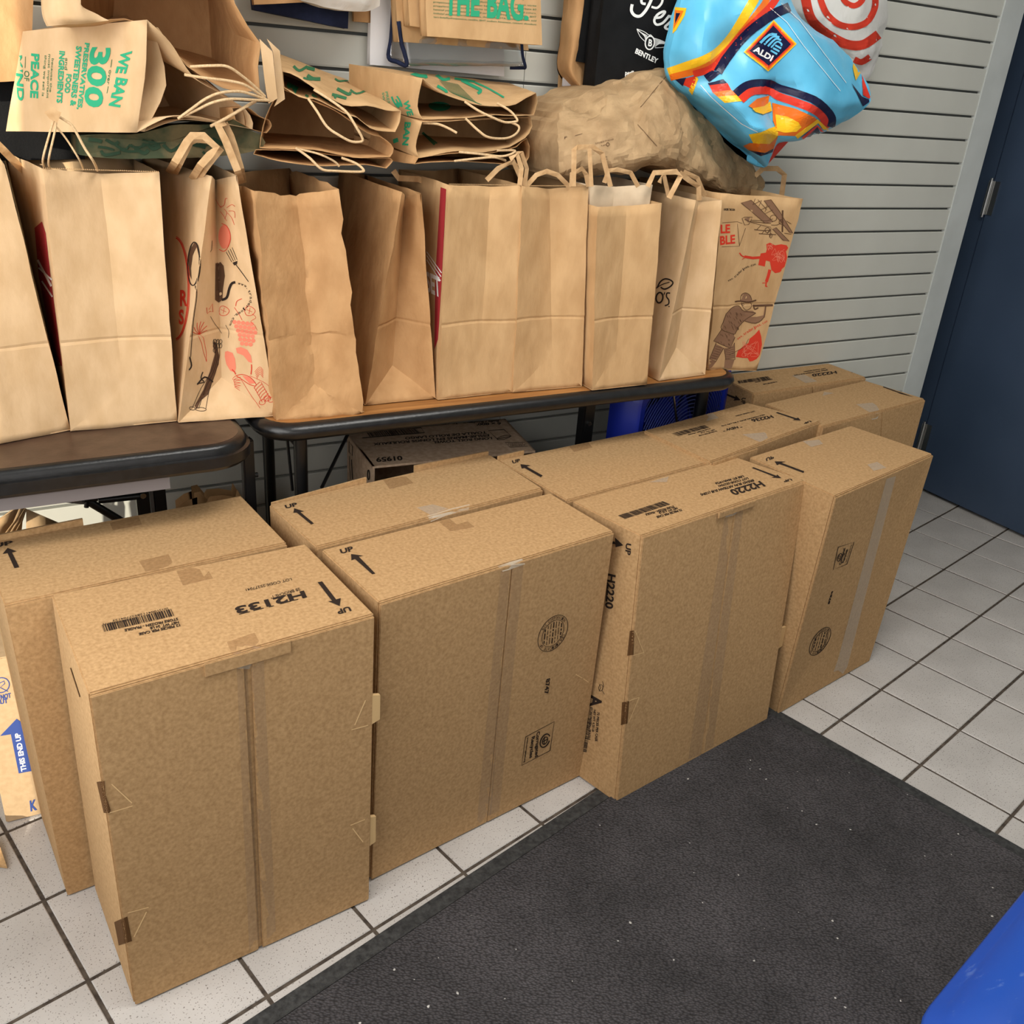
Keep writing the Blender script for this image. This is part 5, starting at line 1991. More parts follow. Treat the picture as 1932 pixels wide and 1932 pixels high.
def lying_bag(name, label, top, right, bottom, left, back, mat='paper', nl=16, ns=6, amp=0.0025, scale=16, seed=1, cap=False, cat='bag', group=None, sub=6):
    """mouth outline given as four sides of (px,py,y), lofted to the four back corners"""
    sides = []
    for s_, n in ((top, nl), (right, ns), (bottom, nl), (left, ns)):
        w_ = [P(*p) for p in s_]
        sides.append(resample(catmull(w_, 6) if len(w_) > 2 else w_, n)[:-1])
    loop = [p for s_ in sides for p in s_]
    bk = [P(*p) for p in back]
    bl_ = []
    for i_, n in enumerate((nl, ns, nl, ns)):
        bl_ += resample([bk[i_], bk[(i_ + 1) % 4]], n)[:-1]
    b = loft([loop, bl_], cap, True, sub, amp, scale, seed)
    c = sum(loop + bl_, Vector()) / (len(loop) * 2)
    zmin = min(p.z for p in loop + bl_)
    r = root(name, (c.x, c.y, zmin), label, cat, group)
    body = mesh_obj('bag_body', b.v, b.f, M[mat], r, smooth=30, weld=True, thick=0.0009)
    return dict(root=r, body=body)


def sheet(name, label, rows, yback, mat, amp=0.004, scale=12, seed=1, sub=5, cat='bag', smooth=35):
    """pillow-like bag: rows of (px,py,y) control points for the near side, flat far side"""
    W_ = [[P(*p) for p in r_] for r_ in rows]
    R1 = [catmull(r_, sub) for r_ in W_]
    nc = len(R1[0])
    cols = [catmull([R1[i_][j] for i_ in range(len(R1))], sub) for j in range(nc)]
    nr = len(cols[0])
    V, F = [], []
    for i_ in range(nr):
        for j in range(nc):
            V.append(crumple(cols[j][i_], amp, scale, seed))
    nfront = len(V)
    for i_ in range(nr):
        for j in range(nc):
            p = V[i_ * nc + j]
            V.append(Vector((p.x, max(yback, p.y + .012) if 0 < i_ < nr - 1 and 0 < j < nc - 1 else lerp(p.y, yback, .6), p.z)))
    for o_ in (0, nfront):
        for i_ in range(nr - 1):
            for j in range(nc - 1):
                a = o_ + i_ * nc + j
                f = (a, a + nc, a + nc + 1, a + 1)
                F.append(f if o_ == 0 else f[::-1])
    edge = [i_ * nc for i_ in range(nr)] + [(nr - 1) * nc + j for j in range(1, nc)] + [i_ * nc + nc - 1 for i_ in range(nr - 2, -1, -1)] + [j for j in range(nc - 2, 0, -1)]
    for a, c in zip(edge, edge[1:] + edge[:1]):
        F.append((a, c, c + nfront, a + nfront))
    c = sum(V, Vector()) / len(V)
    r = root(name, (c.x, c.y, min(v.z for v in V)), label, cat)
    body = mesh_obj('bag_body', V, F, M[mat], r, smooth=smooth)
    return dict(root=r, body=body)


def hang_bag(name, label, TL, TR, BR, BL, y, depth, mat, amp=0.002, seed=1, cat='bag', taper=0.0, gusset=True, dy=0.0):
    """bag hanging flat against the wall: near face corners as seen; y at the face"""
    c = [P(BL[0], BL[1], y + dy), P(BR[0], BR[1], y + dy), P(TR[0], TR[1], y), P(TL[0], TL[1], y)]
    bk = [p + Vector((0, depth, 0)) for p in c]
    b = MB()
    a = (amp, 13, seed)
    panel(b, c[0], c[1], c[2], c[3], 12, 10, *a)
    panel(b, bk[1], bk[0], bk[3], bk[2], 6, 6, 0, 13, seed)
    ml, mlt = lerp(c[0], bk[0], .5), lerp(c[3], bk[3], .5) + Vector((.012, 0, 0))
    mr, mrt = lerp(c[1], bk[1], .5), lerp(c[2], bk[2], .5) - Vector((.012, 0, 0))
    panel(b, bk[0], ml, mlt, bk[3], 3, 10, *a)
    panel(b, ml, c[0], c[3], mlt, 3, 10, *a)
    panel(b, c[1], mr, mrt, c[2], 3, 10, *a)
    panel(b, mr, bk[1], bk[2], mrt, 3, 10, *a)
    panel(b, bk[0], bk[1], c[1], c[0], 12, 3, *a)
    cc = sum(c + bk, Vector()) / 8
    r = root(name, (cc.x, cc.y, min(p.z for p in c)), label, cat)
    body = mesh_obj('bag_body', b.v, b.f, M[mat], r, smooth=28, weld=True, thick=0.0007)
    return dict(root=r, body=body, c=c)


# --- stack lying on the row, right of centre (three bags)
GL = 'grocery bags lying on top of the standing row'
A = lying_bag('paper_bag', 'topmost bag of the right lying stack, green print on its upper side',
              [(797.6, 149.6, -.30), (836, 178, -.30), (867, 190, -.30), (914, 200, -.29), (966, 199, -.27), (988, 187, -.25), (1010.6, 175.6, -.23)],
              [(1010.6, 175.6, -.23), (1013, 194, -.23), (1007, 218, -.23)],
              [(1007, 218, -.23), (966, 219, -.27), (933, 217, -.28), (879, 223, -.29), (846, 225, -.3), (797, 226, -.3)],
              [(797, 226, -.3), (788, 202, -.29), (797.6, 149.6, -.30)],
              [(658, 121, -.1), (960, 158, -.03), (960, 205, -.03), (660, 188, -.1)], 'paper', seed=31, group=GL)
Bq = lying_bag('paper_bag', 'middle bag of the right lying stack, its open mouth showing a brown inside',
               [(796, 229, -.3), (846, 229, -.3), (880, 228, -.29), (1002, 222, -.23)],
               [(1002, 222, -.23), (1004, 240, -.23), (990, 260, -.24), (962, 277, -.26)],
               [(962, 277, -.26), (912, 287, -.29), (866, 285, -.3), (790, 297, -.3)],
               [(790, 297, -.3), (784, 274, -.29), (796, 229, -.3)],
               [(665, 192, -.1), (960, 208, -.03), (950, 262, -.03), (668, 250, -.1)], 'paper', seed=32, group=GL)
Cq = lying_bag('paper_bag', 'bottom bag of the right lying stack, resting on the crimson-edged bag',
               [(789, 299, -.3), (864, 288, -.3), (912, 291, -.29), (975, 278, -.25)],
               [(975, 278, -.25), (996, 262, -.23), (997, 300, -.23), (985, 312, -.25)],
               [(985, 312, -.25), (935, 309, -.28), (900, 307, -.3), (850, 304, -.3), (782, 311, -.3)],
               [(782, 311, -.3), (786, 304, -.3), (789, 299, -.3)],
               [(668, 255, -.1), (950, 265, -.03), (950, 300, -.03), (668, 290, -.1)], 'paper_brown', seed=33, group=GL)
z = (640, 100, 4.6)
ra = A['root']
rope(ra, [(877, 192, -.3), (903, 209, -.32), (930, 222, -.33), (952, 230.5, -.33), (970, 230, -.33), (976, 226, -.33), (962, 209, -.31), (938, 195, -.29)])
rope(Bq['root'], [(879, 224, -.3), (901, 245, -.33), (922, 259, -.34), (955, 261, -.33), (974, 252, -.32), (979, 239, -.31), (964, 231, -.29)])
rope(Bq['root'], [(797, 232, -.29), (825, 234, -.3), (846, 242, -.31), (862, 251, -.32)])
rope(Cq['root'], [(866, 287, -.3), (901, 290, -.32), (944, 295, -.33), (966, 290, -.33), (970, 284, -.32), (938, 284, -.29)])
rope(Cq['root'], [(857, 304, -.3), (901, 299, -.32), (933, 297, -.33), (954, 303, -.32)])


def green_smear(i_, seed, box, n=10):
    rnd = random.Random(seed)
    for k_ in range(n):
        x = rnd.uniform(box[0], box[2])
        y = rnd.uniform(box[1], box[3])
        i_.line([(x, y), (x + rnd.uniform(8, 24), y + rnd.uniform(2, 12)), (x + rnd.uniform(24, 40), y + rnd.uniform(0, 10))], rnd.uniform(3, 7), smooth=3)


def ink_l(bag, fn, mat, tf=(0, 0, 1), layer=0, name='printed_artwork', maxlen=10):
    i_ = Ink(tf)
    fn(i_)
    return i_.build(bag['body'], M[mat], bag['body'], name, layer, maxlen, lift=0.0012)


ink_l(A, lambda i_: (i_.line([(590, 165), (690, 200), (760, 205)], 28, smooth=3), i_.line([(740, 215), (830, 190), (900, 235), (960, 225)], 26, smooth=3),
                     i_.line([(850, 290), (920, 330), (930, 350)], 26, smooth=3), i_.line([(1060, 240), (1160, 290), (1230, 330), (1200, 355)], 26, smooth=3),
                     i_.line([(1180, 260), (1290, 310), (1430, 390)], 14, smooth=3), i_.line([(1000, 225), (1100, 240), (1180, 255)], 18, smooth=3)), 'ink_green', z)
ink_l(A, lambda i_: [i_.line([(870 + k_ * 14, 240 + k_ * 3), (960 + k_ * 20, 340 + k_ * 8), (1060 + k_ * 16, 385 + k_ * 6)], 3, smooth=4) for k_ in range(12)], 'ink_green_dark', z)
ink_l(A, lambda i_: i_.ell((870, 465), (95, 6), (-4, 42)), 'ink_green', z)
ink_l(A, lambda i_: (i_.text('WE', (556, 415), (600, 545), (48, -6)), i_.text('3', (450, 380), (505, 480), (60, -12)),
                     i_.text('PRES', (402, 338), (425, 440), (22, -4), False), i_.text('SW', (375, 345), (385, 420), (18, -4), False)), 'ink_green', z)
ink_l(Bq, lambda i_: (i_.text('BAN', (575, 598), (552, 800), (50, 4)), i_.poly([(470, 750), (510, 735), (520, 770), (475, 785)])), 'ink_green', z)
ink_l(Bq, lambda i_: (i_.line([(720, 690), (790, 760), (830, 800)], 22, smooth=3), i_.line([(760, 720), (850, 790)], 12)), 'ink_green_dark', z)

# --- centre-left lying pile
D = lying_bag('paper_bag', 'topmost bag of the middle lying pile with green print and cord handle',
              [(532.8, 134.7, -.28), (557.6, 142.5, -.29), (589, 164, -.3), (620, 183, -.31), (648, 198.4, -.31), (670, 200.7, -.31), (697.4, 200, -.31), (728.5, 207.7, -.3), (755.7, 209.3, -.3)],
              [(755.7, 209.3, -.3), (753, 230, -.3), (745, 249, -.3)],
              [(745, 249, -.3), (704, 245, -.31), (676, 223, -.31), (651, 215.5, -.31), (620, 198.4, -.31), (595, 186, -.3), (570, 185, -.3), (537.5, 165.8, -.28)],
              [(537.5, 165.8, -.28), (532.8, 134.7, -.28)],
              [(529, 103, -.04), (668, 156, -.04), (668, 192, -.04), (529, 140, -.04)], 'paper', seed=41, group=GL)
Eq = lying_bag('paper_bag', 'second bag of the middle lying pile, dark mouth wide open',
               [(530, 168, -.27), (620, 203, -.30), (690, 249, -.3), (716, 258, -.3)],
               [(716, 258, -.3), (736, 272, -.3), (743, 284, -.3), (736, 297, -.3)],
               [(736, 297, -.3), (686, 298, -.31), (640, 292, -.31), (600, 284, -.31), (555, 281, -.3), (490, 280, -.28)],
               [(490, 280, -.28), (500, 225, -.27), (530, 168, -.27)],
               [(529, 142, -.04), (668, 194, -.04), (668, 262, -.04), (500, 250, -.04)], 'paper_brown', seed=42, group=GL)
Fq = lying_bag('paper_bag', 'lowest bag of the middle lying pile, flattened on the crumpled bags',
               [(482, 284, -.28), (560, 284, -.3), (640, 295, -.3), (734, 299, -.3)],
               [(734, 299, -.3), (741, 304, -.3), (729, 318, -.3)],
               [(729, 318, -.3), (690, 311, -.31), (620, 314, -.31), (536, 306, -.3), (478, 292, -.28)],
               [(478, 292, -.28), (482, 284, -.28)],
               [(505, 256, -.04), (668, 266, -.04), (668, 290, -.04), (505, 280, -.04)], 'paper_brown', seed=43, group=GL)
rope(D['root'], [(592, 169, -.31), (616, 184, -.32), (638, 199, -.33), (656, 214, -.34), (671, 238, -.35), (683, 259, -.35), (682, 267, -.35), (663, 267, -.35), (641, 256, -.35), (617, 239, -.34), (598, 210, -.33), (582, 187, -.31)])
rope(Fq['root'], [(559, 280, -.3), (584, 298, -.33), (607, 319, -.34), (632, 322.5, -.34), (681, 324, -.34), (685, 319, -.34), (671, 308, -.33), (645, 298, -.31)])
rope(Fq['root'], [(562, 281, -.3), (600, 290, -.33), (630, 304, -.33), (640, 314, -.33)], .0018)
ink_l(D, lambda i_: green_smear(i_, 4, (545, 122, 690, 185), 16), 'ink_green_dark')
ink_l(D, lambda i_: i_.line([(540, 162), (560, 172)], 14), 'ink_green')

# --- left pile
L0 = lying_bag('paper_bag', 'large brown bag lying open at the upper left, wide dark mouth and flat handle patches',
               [(80, -70, -.30), (200, -110, -.30), (420, -90, -.29)],
               [(420, -90, -.29), (441, 0, -.29), (458, 41, -.29), (483, 61.5, -.29), (491, 80, -.29), (489, 111, -.29), (484, 140, -.29), (490, 170, -.29)],
               [(490, 170, -.29), (430, 170, -.3), (356, 128, -.31), (300, 70, -.31), (240, 36, -.31), (160, 44, -.31), (92, 49, -.31)],
               [(92, 49, -.31), (82, 20, -.31), (80, -70, -.30)],
               [(220, -90, -.03), (385, -90, -.03), (400, 110, -.03), (210, 60, -.03)], 'paper_brown', seed=51, group=GL)
Lt = sheet('paper_bag', 'curled kraft bag end with a taped flap above the green-lettered bag', [[(78, -60, -.31), (120, -60, -.33), (170, -60, -.33), (212, -60, -.31)],
                                                                    [(80, 0, -.31), (110, 2, -.34), (150, 0, -.34), (150, 0, -.335)],
                                                                    [(84, 30, -.32), (118, 34, -.345), (156, 36, -.345), (185, 28, -.33)],
                                                                    [(92, 50, -.32), (122, 47, -.335), (160, 45, -.335), (206, 39, -.33)]], -.27, 'paper_tan', .001, 12, 52)
L1 = lying_bag('paper_bag', 'bag lying on its side with WE BAN 300 lettering in green on its near end',
               [(277, 38, -.33), (297, 56, -.33), (324, 85, -.32), (355, 134, -.31), (383, 159, -.3), (413, 173, -.29), (430, 184, -.28)],
               [(430, 184, -.28), (462, 206, -.27), (476, 228, -.27), (476, 244, -.28)],
               [(476, 244, -.28), (408, 229, -.31), (376, 221, -.32), (330, 218, -.325), (300, 228, -.33), (258, 250, -.33)],
               [(258, 250, -.33), (270, 165, -.33), (276, 110, -.33), (277, 38, -.33)],
               [(44, 60, -.16), (240, 30, -.03), (330, 215, -.03), (11, 248, -.16)], 'paper_tan', seed=53, amp=.0012, group=GL)
L1c = lying_bag('paper_bag', 'second bag nested inside the WE BAN 300 bag, its bent edge showing at the mouth',
                [(286, 52, -.30), (300, 55, -.30), (330, 100, -.29), (420, 180, -.27)],
                [(420, 180, -.27), (455, 205, -.26), (462, 236, -.26)],
                [(462, 236, -.26), (400, 230, -.29), (340, 226, -.30), (272, 248, -.315)],
                [(272, 248, -.315), (296, 205, -.305), (313, 165, -.30), (308, 115, -.30), (286, 52, -.30)],
                [(110, 70, -.15), (235, 50, -.05), (320, 200, -.05), (90, 230, -.15)], 'paper_tan', seed=54, amp=.001, group=GL)
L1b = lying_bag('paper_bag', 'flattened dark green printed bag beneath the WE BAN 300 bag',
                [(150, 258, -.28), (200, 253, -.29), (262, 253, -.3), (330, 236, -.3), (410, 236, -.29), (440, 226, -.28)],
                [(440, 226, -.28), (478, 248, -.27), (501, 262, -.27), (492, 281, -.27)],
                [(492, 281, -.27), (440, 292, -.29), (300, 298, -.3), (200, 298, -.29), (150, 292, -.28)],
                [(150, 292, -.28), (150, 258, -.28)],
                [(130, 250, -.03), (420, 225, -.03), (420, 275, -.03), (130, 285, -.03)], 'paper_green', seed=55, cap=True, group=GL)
L1d = lying_bag('paper_bag', 'curled bag mouth with stacked folds at the right of the left pile',
                [(438, 206, -.28), (466, 203, -.27), (490, 220, -.26), (508, 227, -.26)],
                [(508, 227, -.26), (513, 238, -.26), (503, 251, -.26)],
                [(503, 251, -.26), (480, 245, -.27), (460, 236, -.27), (445, 228, -.28)],
                [(445, 228, -.28), (438, 206, -.28)],
                [(370, 200, -.04), (430, 200, -.04), (430, 235, -.04), (370, 230, -.04)], 'paper_brown', seed=56, nl=10, ns=5, group=GL)
ri = L0['root']
for pts, yy in (([(490, 73.5), (514, 97.4), (523.5, 186), (507, 195.6), (502, 171)], -.305), ([(504, 73.5), (528, 95.7), (537.6, 187), (517.5, 201), (524, 186), (515, 97)], -.29)):
    w_ = [P(p[0], p[1], yy) for p in pts]
    n = len(w_)
    b = MB()
    b.add(w_ + [p + Vector((0, .0015, 0)) for p in w_], [tuple(range(n)), tuple(range(n, 2 * n))[::-1]] + [(i_, (i_ + 1) % n, n + (i_ + 1) % n, n + i_) for i_ in range(n)])
    b.build('handle_patch', M['paper_tan'], ri)
rope(ri, [(359, 126, -.32), (399, 124, -.33), (430, 126, -.33), (459, 145, -.32), (485, 167, -.31), (500, 182, -.305)])
rope(ri, [(348, 141, -.32), (386, 147, -.33), (428, 152, -.33), (459, 159, -.33), (482, 173, -.32), (505, 190, -.306)])
rope(L1['root'], [(336, 224, -.33), (362, 205, -.34), (389, 186, -.35), (417, 175, -.35), (451, 172.6, -.34), (475, 178.5, -.33), (507, 190, -.31)])
rope(L1['root'], [(342, 221, -.33), (372, 207, -.34), (400, 194, -.35), (434, 187, -.35), (482, 189, -.33), (508, 190, -.31)])
rope(L1b['root'], [(398, 238, -.31), (425, 224, -.33), (461, 203, -.33), (482, 191, -.32)], .0026)
z = (0, 0, 6.44)
ink_l(L1, lambda i_: (i_.text('WE', (1490, 610), (1410, 890), (120, 10)), i_.text('BAN', (1425, 940), (1330, 1285), (130, 22)),
                      i_.text('3', (1125, 575), (1085, 790), (225, 0)), i_.text('0', (1075, 790), (1075, 1040), (215, 22)), i_.text('0', (1045, 1045), (1045, 1295), (205, 22)),
                      i_.text('PRESERVATIVES,', (1040, 520), (945, 1330), (52, 8)), i_.text('SWEETENERS &', (935, 560), (860, 1290), (62, 8)),
                      i_.text('FOOD', (815, 900), (790, 1130), (58, 6)), i_.text('INGREDIENTS', (730, 620), (695, 1250), (62, 6)),
                      i_.text('PEACE', (390, 650), (375, 1190), (90, 10)), i_.text('MIND', (195, 660), (220, 1220), (75, 12))), 'ink_green', z, name='green_lettering', maxlen=14)
ink_l(L1, lambda i_: (i_.text('over', (1330, 850), (1300, 1025), (38, 6), False), i_.text('and', (800, 705), (790, 850), (34, 4), False),
                      i_.line([(1365, 725), (1350, 820)], 7), i_.line([(1320, 1050), (1305, 1135)], 7),
                      i_.text('because the', (635, 710), (605, 1120), (26, 4), False), i_.text('most important', (595, 660), (570, 1195), (26, 4), False),
                      i_.text('thing we sell is', (548, 670), (515, 1170), (26, 4), False), i_.text('OF', (300, 860), (300, 985), (60, 6), False),
                      i_.line([(315, 690), (310, 830)], 6)), 'ink_green_dark', z, name='green_lettering', maxlen=14)
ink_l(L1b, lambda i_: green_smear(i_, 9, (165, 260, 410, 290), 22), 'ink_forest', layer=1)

# far left tan bag hanging into the frame
FL = hang_bag('paper_bag', 'plain tan bag hanging at the far upper left corner', (-70, -120), (68, -120), (56, 152), (-70, 160), -.15, .09, 'paper_brown', seed=61)

corner_shade = hang_bag('tote_bag', 'plain black bag low in the corner below the far left tan bag', (-90, 140), (150, 100), (160, 300), (-90, 305), -.075, .05, 'black_bag', seed=62)  # added black shape standing in for shade in this corner

# --- crinkled grey-brown bag across the right end of the row
wb = sheet('paper_bag', 'heavily creased grey-brown bag lying across the right end of the row',
           [[(1060, 190, -.2), (1127, 164, -.19), (1190, 142, -.18), (1255, 124, -.17), (1308, 172, -.15), (1362, 233, -.13), (1415, 294, -.11), (1442, 348, -.1)],
            [(1056, 255, -.29), (1120, 240, -.30), (1185, 215, -.30), (1256, 190, -.28), (1310, 230, -.25), (1362, 280, -.21), (1410, 322, -.16), (1444, 356, -.12)],
            [(1055, 315, -.31), (1119, 308, -.33), (1181, 296, -.345), (1239, 277, -.35), (1290, 292, -.31), (1350, 330, -.26), (1400, 350, -.19), (1444, 362, -.13)],
            [(1054, 331, -.27), (1119, 327, -.29), (1181, 321, -.31), (1250, 308, -.31), (1300, 328, -.27), (1362, 360, -.22), (1405, 366, -.17), (1442, 370, -.12)]],
           -.06, 'paper_grey', .011, 13, 71, 9, smooth=12)
z = (1000, 0, 2.76)
ink_l(wb, lambda i_: (i_.text('PLEASE REUSE OR RECYCLE', (340, 752), (435, 728), (-2, -7), False), i_.text('100% recyclable', (370, 762), (395, 756), (-2, -6), False),
                      i_.ell((404, 752), (7, 0), (0, 9), 3, 14), i_.text('MADE IN', (368, 828), (400, 820), (0, -8), False), i_.line([(370, 835), (400, 828)], 2),
                      i_.text('F', (178, 725), (192, 722), (0, -12), False), i_.line([(235, 708), (272, 698)], 2)), 'ink_soft', z, name='small_print')
ink_l(wb, lambda i_: (i_.line([(735, 365), (650, 470), (575, 560)], 2.5), i_.line([(560, 650), (660, 762)], 2.5)), 'ink_soft', z, name='crease_line')  # dark lines painted for the shade along two creases

# --- sky blue striped tote
al = sheet('shopping_tote', 'sky-blue shopping tote with orange stripes and a diamond logo, hanging at upper right',
           [[(1300, -70, -.2), (1340, -70, -.23), (1390, -70, -.24), (1430, -70, -.24), (1455, -70, -.22), (1472, -60, -.2)],
            [(1274, 45, -.22), (1330, 30, -.28), (1390, 15, -.28), (1430, 8, -.29), (1475, 8, -.27), (1512, 32, -.22)],
            [(1262, 103, -.22), (1320, 100, -.29), (1385, 84, -.27), (1450, 70, -.31), (1520, 65, -.31), (1580, 82, -.22)],
            [(1270, 148, -.22), (1325, 142, -.27), (1388, 150, -.31), (1455, 142, -.30), (1535, 132, -.33), (1617, 120, -.23)],
            [(1304, 183, -.22), (1350, 182, -.30), (1405, 190, -.335), (1456, 166, -.29), (1545, 180, -.345), (1641, 172, -.25)],
            [(1340, 218, -.22), (1388, 218, -.32), (1430, 225, -.34), (1463, 215, -.30), (1535, 214, -.34), (1630, 199, -.26)],
            [(1380, 257, -.22), (1412, 258, -.31), (1440, 248, -.34), (1466, 250, -.32), (1520, 257, -.31), (1577, 236, -.26)],
            [(1436, 312, -.2), (1440, 313, -.24), (1448, 306, -.26), (1460, 276, -.27), (1478, 260, -.26), (1505, 259, -.24)]],
           -.2, 'al_blue', .0062, 10, 81, 7, smooth=20)
z = (1240, 0, 4.39)
q = lambda fn, mat, layer=0: ink_l(al, fn, mat, z, layer, 'printed_stripe', 7)
q(lambda i_: i_.line([(820, -60), (800, 0), (700, 170), (610, 310), (500, 430), (380, 500), (250, 545), (95, 600)], 76, smooth=4), 'al_yellow', 0)
q(lambda i_: i_.line([(930, -60), (880, 40), (770, 180), (670, 300), (580, 410), (470, 510), (330, 580), (110, 640)], 54, smooth=4), 'al_orange', 1)
q(lambda i_: i_.line([(1000, -40), (940, 50), (840, 150), (730, 250), (640, 350), (550, 460), (450, 560), (300, 610)], 60, smooth=4), 'al_red', 2)
q(lambda i_: i_.line([(1090, 60), (970, 115), (850, 190), (740, 280), (650, 380), (560, 500), (500, 600)], 78, smooth=4), 'al_navy', 3)
q(lambda i_: i_.poly([(950, 850), (1150, 900), (1300, 970), (1330, 1000), (1180, 1125), (1000, 1120), (955, 1000)]), 'al_orange')
q(lambda i_: i_.line([(690, 830), (780, 760), (920, 750), (1000, 795), (1130, 840), (1280, 900), (1370, 970), (1390, 1060)], 66, smooth=4), 'al_red', 1)
q(lambda i_: i_.line([(645, 780), (720, 718), (810, 690), (930, 690), (1020, 730), (1150, 770), (1300, 830), (1400, 910), (1445, 980), (1435, 1050)], 64, smooth=4), 'al_navy', 2)
q(lambda i_: (i_.poly([(750, 880), (820, 820), (925, 790), (915, 850), (880, 880), (790, 900)])), 'al_orange', 3)
q(lambda i_: (i_.poly([(780, 900), (880, 880), (930, 840), (945, 920), (870, 950), (810, 930)]),
              i_.poly([(975, 950), (1080, 965), (1170, 1010), (1192, 1050), (1150, 1088), (1050, 1098), (985, 1085)]),
              i_.line([(1150, 1130), (1325, 1000), (1405, 1080)], 34)), 'al_yellow', 4)
q(lambda i_: i_.line([(1200, 1140), (1322, 1040), (1370, 1095)], 22), 'al_red', 5)
q(lambda i_: i_.poly([(1235, 1130), (1320, 1045), (1352, 1108)]), 'al_navy', 6)
q(lambda i_: (i_.poly([(430, 705), (580, 690), (610, 745), (460, 765)]), i_.poly([(225, 650), (330, 620), (300, 740), (215, 700)])), 'al_red')
q(lambda i_: (i_.poly([(460, 765), (612, 745), (662, 792), (500, 800)])), 'al_orange')
q(lambda i_: (i_.poly([(500, 800), (662, 790), (702, 840), (560, 850)]), i_.poly([(318, 625), (342, 650), (292, 785), (262, 745)])), 'al_yellow')
q(lambda i_: (i_.poly([(385, 620), (450, 582), (520, 610), (430, 682)]), i_.poly([(420, 690), (545, 658), (575, 690), (430, 708)]), i_.poly([(150, 655), (240, 640), (215, 710)])), 'al_navy', 3)
q(lambda i_: i_.poly([(760, 1110), (850, 1095), (995, 1040), (1000, 1120), (930, 1190), (800, 1190)]), 'al_yellow')
q(lambda i_: i_.poly([(715, 1205), (770, 1180), (930, 1190), (1000, 1120), (960, 1230), (890, 1265), (760, 1240)]), 'al_orange', 1)
q(lambda i_: i_.poly([(760, 1238), (890, 1262), (960, 1228), (950, 1258), (860, 1288)]), 'al_navy', 2)
q(lambda i_: i_.poly([(150, 60), (245, 70), (230, 130), (160, 250), (130, 280)]), 'al_yellow')
q(lambda i_: i_.poly([(150, 85), (222, 92), (205, 130), (140, 240)]), 'al_orange', 1)
q(lambda i_: i_.poly([(160, 110), (195, 112), (150, 200)]), 'al_navy', 2)
q(lambda i_: (i_.poly([(1605, 690), (1690, 800), (1770, 835), (1700, 880)])), 'al_navy', 1)
q(lambda i_: (i_.poly([(1690, 620), (1770, 830), (1700, 790)])), 'al_red', 2)
q(lambda i_: (i_.poly([(1625, 490), (1690, 590), (1640, 670), (1615, 560)])), 'al_yellow', 1)


def diamond(k_):
    c = Vector((932, 380))
    return [c + (Vector(p) - c) * k_ for p in ((960, 170), (1150, 365), (915, 590), (715, 435))]


q(lambda i_: i_.poly(diamond(1.0)), 'al_yellow', 3)
q(lambda i_: i_.poly(diamond(.93)), 'al_orange', 4)
q(lambda i_: i_.poly(diamond(.86)), 'al_red', 5)
q(lambda i_: i_.poly(diamond(.78)), 'al_navy', 6)
ink_l(al, lambda i_: (i_.line([(852, 352), (920, 290), (985, 290)], 20, smooth=3), i_.line([(882, 366), (950, 306), (1005, 312)], 16, smooth=3),
                      i_.line([(912, 380), (975, 322), (1020, 335)], 16, smooth=3), i_.line([(938, 392), (985, 345), (1025, 365), (1020, 380)], 14, smooth=3),
                      i_.line([(972, 374), (1022, 400)], 15), i_.line([(955, 396), (1008, 424)], 15), i_.line([(936, 414), (990, 446)], 15)), 'al_blue', z, 7, 'logo_emblem', 7)
ink_l(al, lambda i_: i_.text('ALDI', (790, 422), (938, 506), (24, -44)), 'ink_white', z, 7, 'logo_lettering', 7)
ink_l(al, lambda i_: (i_.line([(930, 70), (1070, 190), (1210, 385), (1510, 755)], 4), i_.line([(1020, 30), (1180, 180), (1290, 330), (1560, 690)], 4),
                      i_.line([(360, 705), (440, 790), (540, 880), (700, 1020), (830, 1090)], 5)), 'ink_white', z, 3, 'stitching', 10)
# folded tail hanging below the tote
b = MB()
w_ = [P(1461, 279, -.22), P(1480, 258, -.22), P(1496, 258, -.22), P(1447, 312, -.2), P(1442, 313, -.2)]
b.add(w_ + [p + Vector((0, .012, 0)) for p in w_], [(0, 1, 2, 3, 4), (9, 8, 7, 6, 5)] + [(i_, (i_ + 1) % 5, 5 + (i_ + 1) % 5, 5 + i_) for i_ in range(5)])
b.build('bag_gusset', M['al_red'], al['root'])
# handle loop in front of the pale interior
b = MB()
rowsl = [P(1545, 84, -.245), P(1572, 100, -.25), P(1598, 130, -.255), P(1612, 158, -.255), P(1600, 150, -.255), P(1570, 116, -.25)]
n = len(rowsl)
b.add(rowsl + [p + Vector((0, .003, 0)) for p in rowsl], [tuple(range(n)), tuple(range(n, 2 * n))[::-1]] + [(i_, (i_ + 1) % n, n + (i_ + 1) % n, n + i_) for i_ in range(n)])
b.build('bag_lining', M['white_film'], al['root'])

# --- white plastic bag with red rings
tg = sheet('plastic_bag', 'white plastic bag with red rings, hanging behind the sky-blue tote',
           [[(1478, -70, -.1), (1530, -70, -.14), (1590, -70, -.15), (1640, -70, -.13), (1668, -70, -.1)],
            [(1486, 12, -.1), (1535, 15, -.15), (1590, 18, -.165), (1640, 15, -.15), (1677, 10, -.1)],
            [(1520, 62, -.1), (1560, 68, -.15), (1600, 72, -.165), (1640, 72, -.15), (1668, 66, -.1)],
            [(1560, 105, -.1), (1590, 108, -.14), (1615, 112, -.15), (1640, 112, -.14), (1660, 98, -.1)],
            [(1606, 140, -.1), (1618, 146, -.12), (1628, 150, -.12), (1638, 146, -.11), (1645, 134, -.1)]], -.05, 'white_film', .006, 16, 91, 6, smooth=22)
q = lambda fn: ink_l(tg, fn, 'ink_red', z, 0, 'red_ring', 6)
